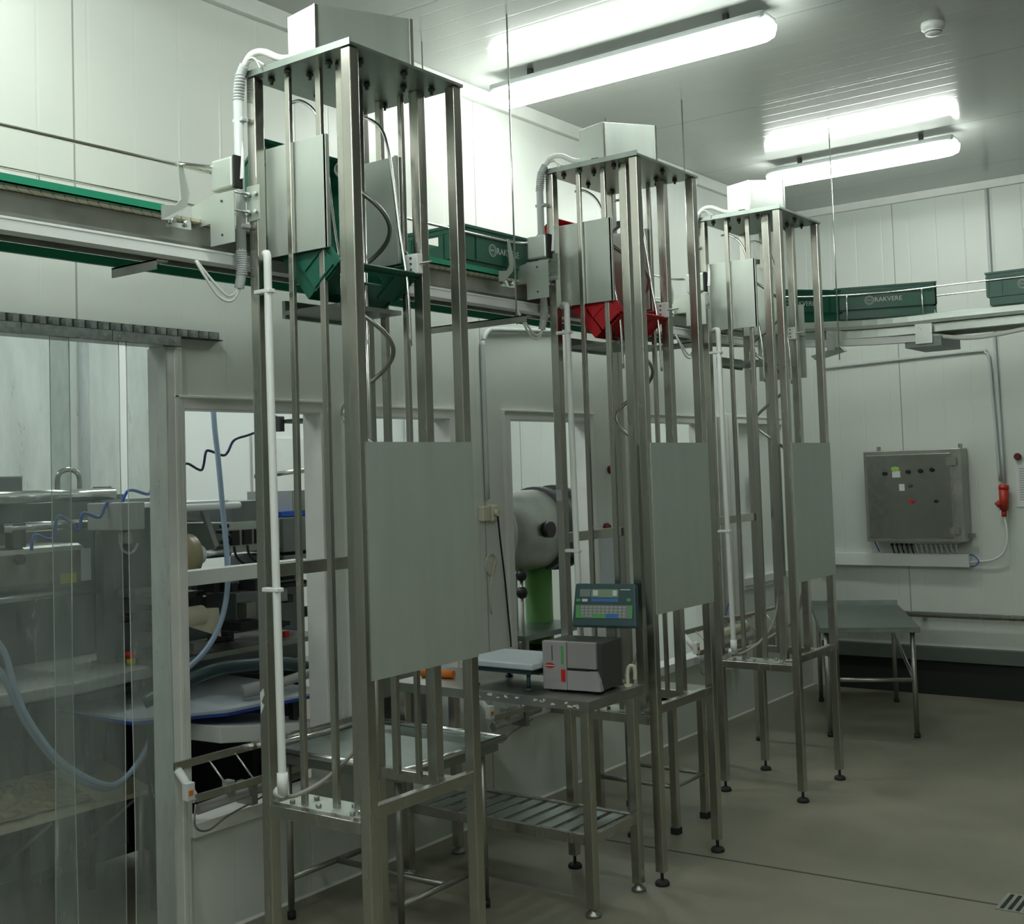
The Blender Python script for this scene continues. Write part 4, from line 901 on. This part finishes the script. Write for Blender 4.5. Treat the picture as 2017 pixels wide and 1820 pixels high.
# second window: machine cabinet
t = thing('machine_cabinet', 'grey machine cabinet behind the second window', 'machine', (-.8, 4.9, 0))
MB().box(-1.1, -.50, 4.75, 5.25, 0, 1.55).build('cabinet', 'grey_paint', t, bev=.008)
MB().box(-.5, -.49, 4.80, 5.2, .9, 1.45).build('cabinet_door', 'scale_white', t)
MB().box(-1.0, -.15, 4.15, 4.95, .78, .80).box(-.18, -.15, 4.2, 4.9, .70, .78).build('side_shelf', 'steel_plate', t)
MB().box(-.9, -.87, 4.2, 4.23, 0, .78).box(-.2, -.17, 4.2, 4.23, 0, .78).build('shelf_leg', 'steel', t)
o = MB().cyl((.20, 4.10, .863), (.36, 4.13, .863), .018)
tag(o.build('glove_roll', 'orange'), 'orange rolled item at the far left end of the printer table', 'tool')
# third window: drum machine on green column
dm = thing('drum_machine', 'grey drum shaped machine on a green column behind the third window', 'machine', (-.5, 6.0, 0))
MB().cyl((-.52, 5.52, 1.40), (-.52, 6.02, 1.40), .245, seg=40).build('drum', 'steel_dull', dm, bev=.006)
MB().cyl((-.52, 6.02, 1.40), (-.52, 6.10, 1.40), .262, seg=40).cyl((-.52, 6.22, 1.40), (-.52, 6.27, 1.40), .268, seg=40).build('rim_disc', 'dark_metal', dm)
MB().cyl((-.52, 6.10, 1.40), (-.52, 6.22, 1.40), .24, seg=32).build('inner_disc', 'grey_metal', dm)
MB().cyl((-.275, 5.80, 1.41), (-.235, 5.80, 1.41), .048).build('black_handwheel', 'black', dm)
MB().cyl((-.52, 6.05, .06), (-.52, 6.05, 1.18), .085, seg=24).cyl((-.52, 6.05, 0), (-.52, 6.05, .06), .2, seg=24).build('green_column', 'green_paint', dm)
b = MB()
for y, z in ((6.24, 1.22), (6.36, 1.20)): MB().ring((0, 0, 0), .042, .02, .02).build('ball_handle', 'black', dm, mtx=T(-.28, y, z) @ Rz(PI/2))
for y, z in ((5.57, 1.16), (5.57, 1.06)): MB().lathe([(.006, -.036), (.026, -.026), (.036, 0), (.026, .026), (.006, .036)], (-.3, y, z), 'z', 16).build('ball_handle', 'black', dm)
MB().cyl((-.3, 5.57, .5), (-.3, 5.57, 1.13), .010).cyl((-.45, 5.7, .3), (-.45, 5.7, 1.15), .02).build('column_rod', 'steel_dull', dm)
MB().box(-1.0, -.2, 5.45, 6.15, .80, .83).box(-.9, -.4, 5.5, 6.1, .55, .58).build('shelf', 'steel_plate', dm)
for x, y in ((-.24, 5.47), (-.9, 5.47), (-.24, 6.1)): MB().box(x, x+.03, y, y+.03, 0, .80).build('shelf_leg', 'steel_dull', dm)
MB().box(-.9, -.35, 5.5, 6.0, .585, .70).build('dark_drive', 'black', dm)
o = MB().box(-3.6, -3.58, 6.5, 7.4, 0, 2.1).box(-3.58, -3.57, 6.45, 6.5, 0, 2.15).box(-3.58, -3.57, 7.4, 7.45, 0, 2.15)
struct(o.build('door_2', 'frame_white'))
for y, l in ((4.9, 'grey downpipe on the packing room wall seen left of the first window'), (8.3, 'grey downpipe on the packing room wall seen through the third window')):
    tag(MB().cyl((-3.54, y, 0), (-3.54, y, HC), .035).build('down_pipe', 'grey_pvc'), l, 'pipe')
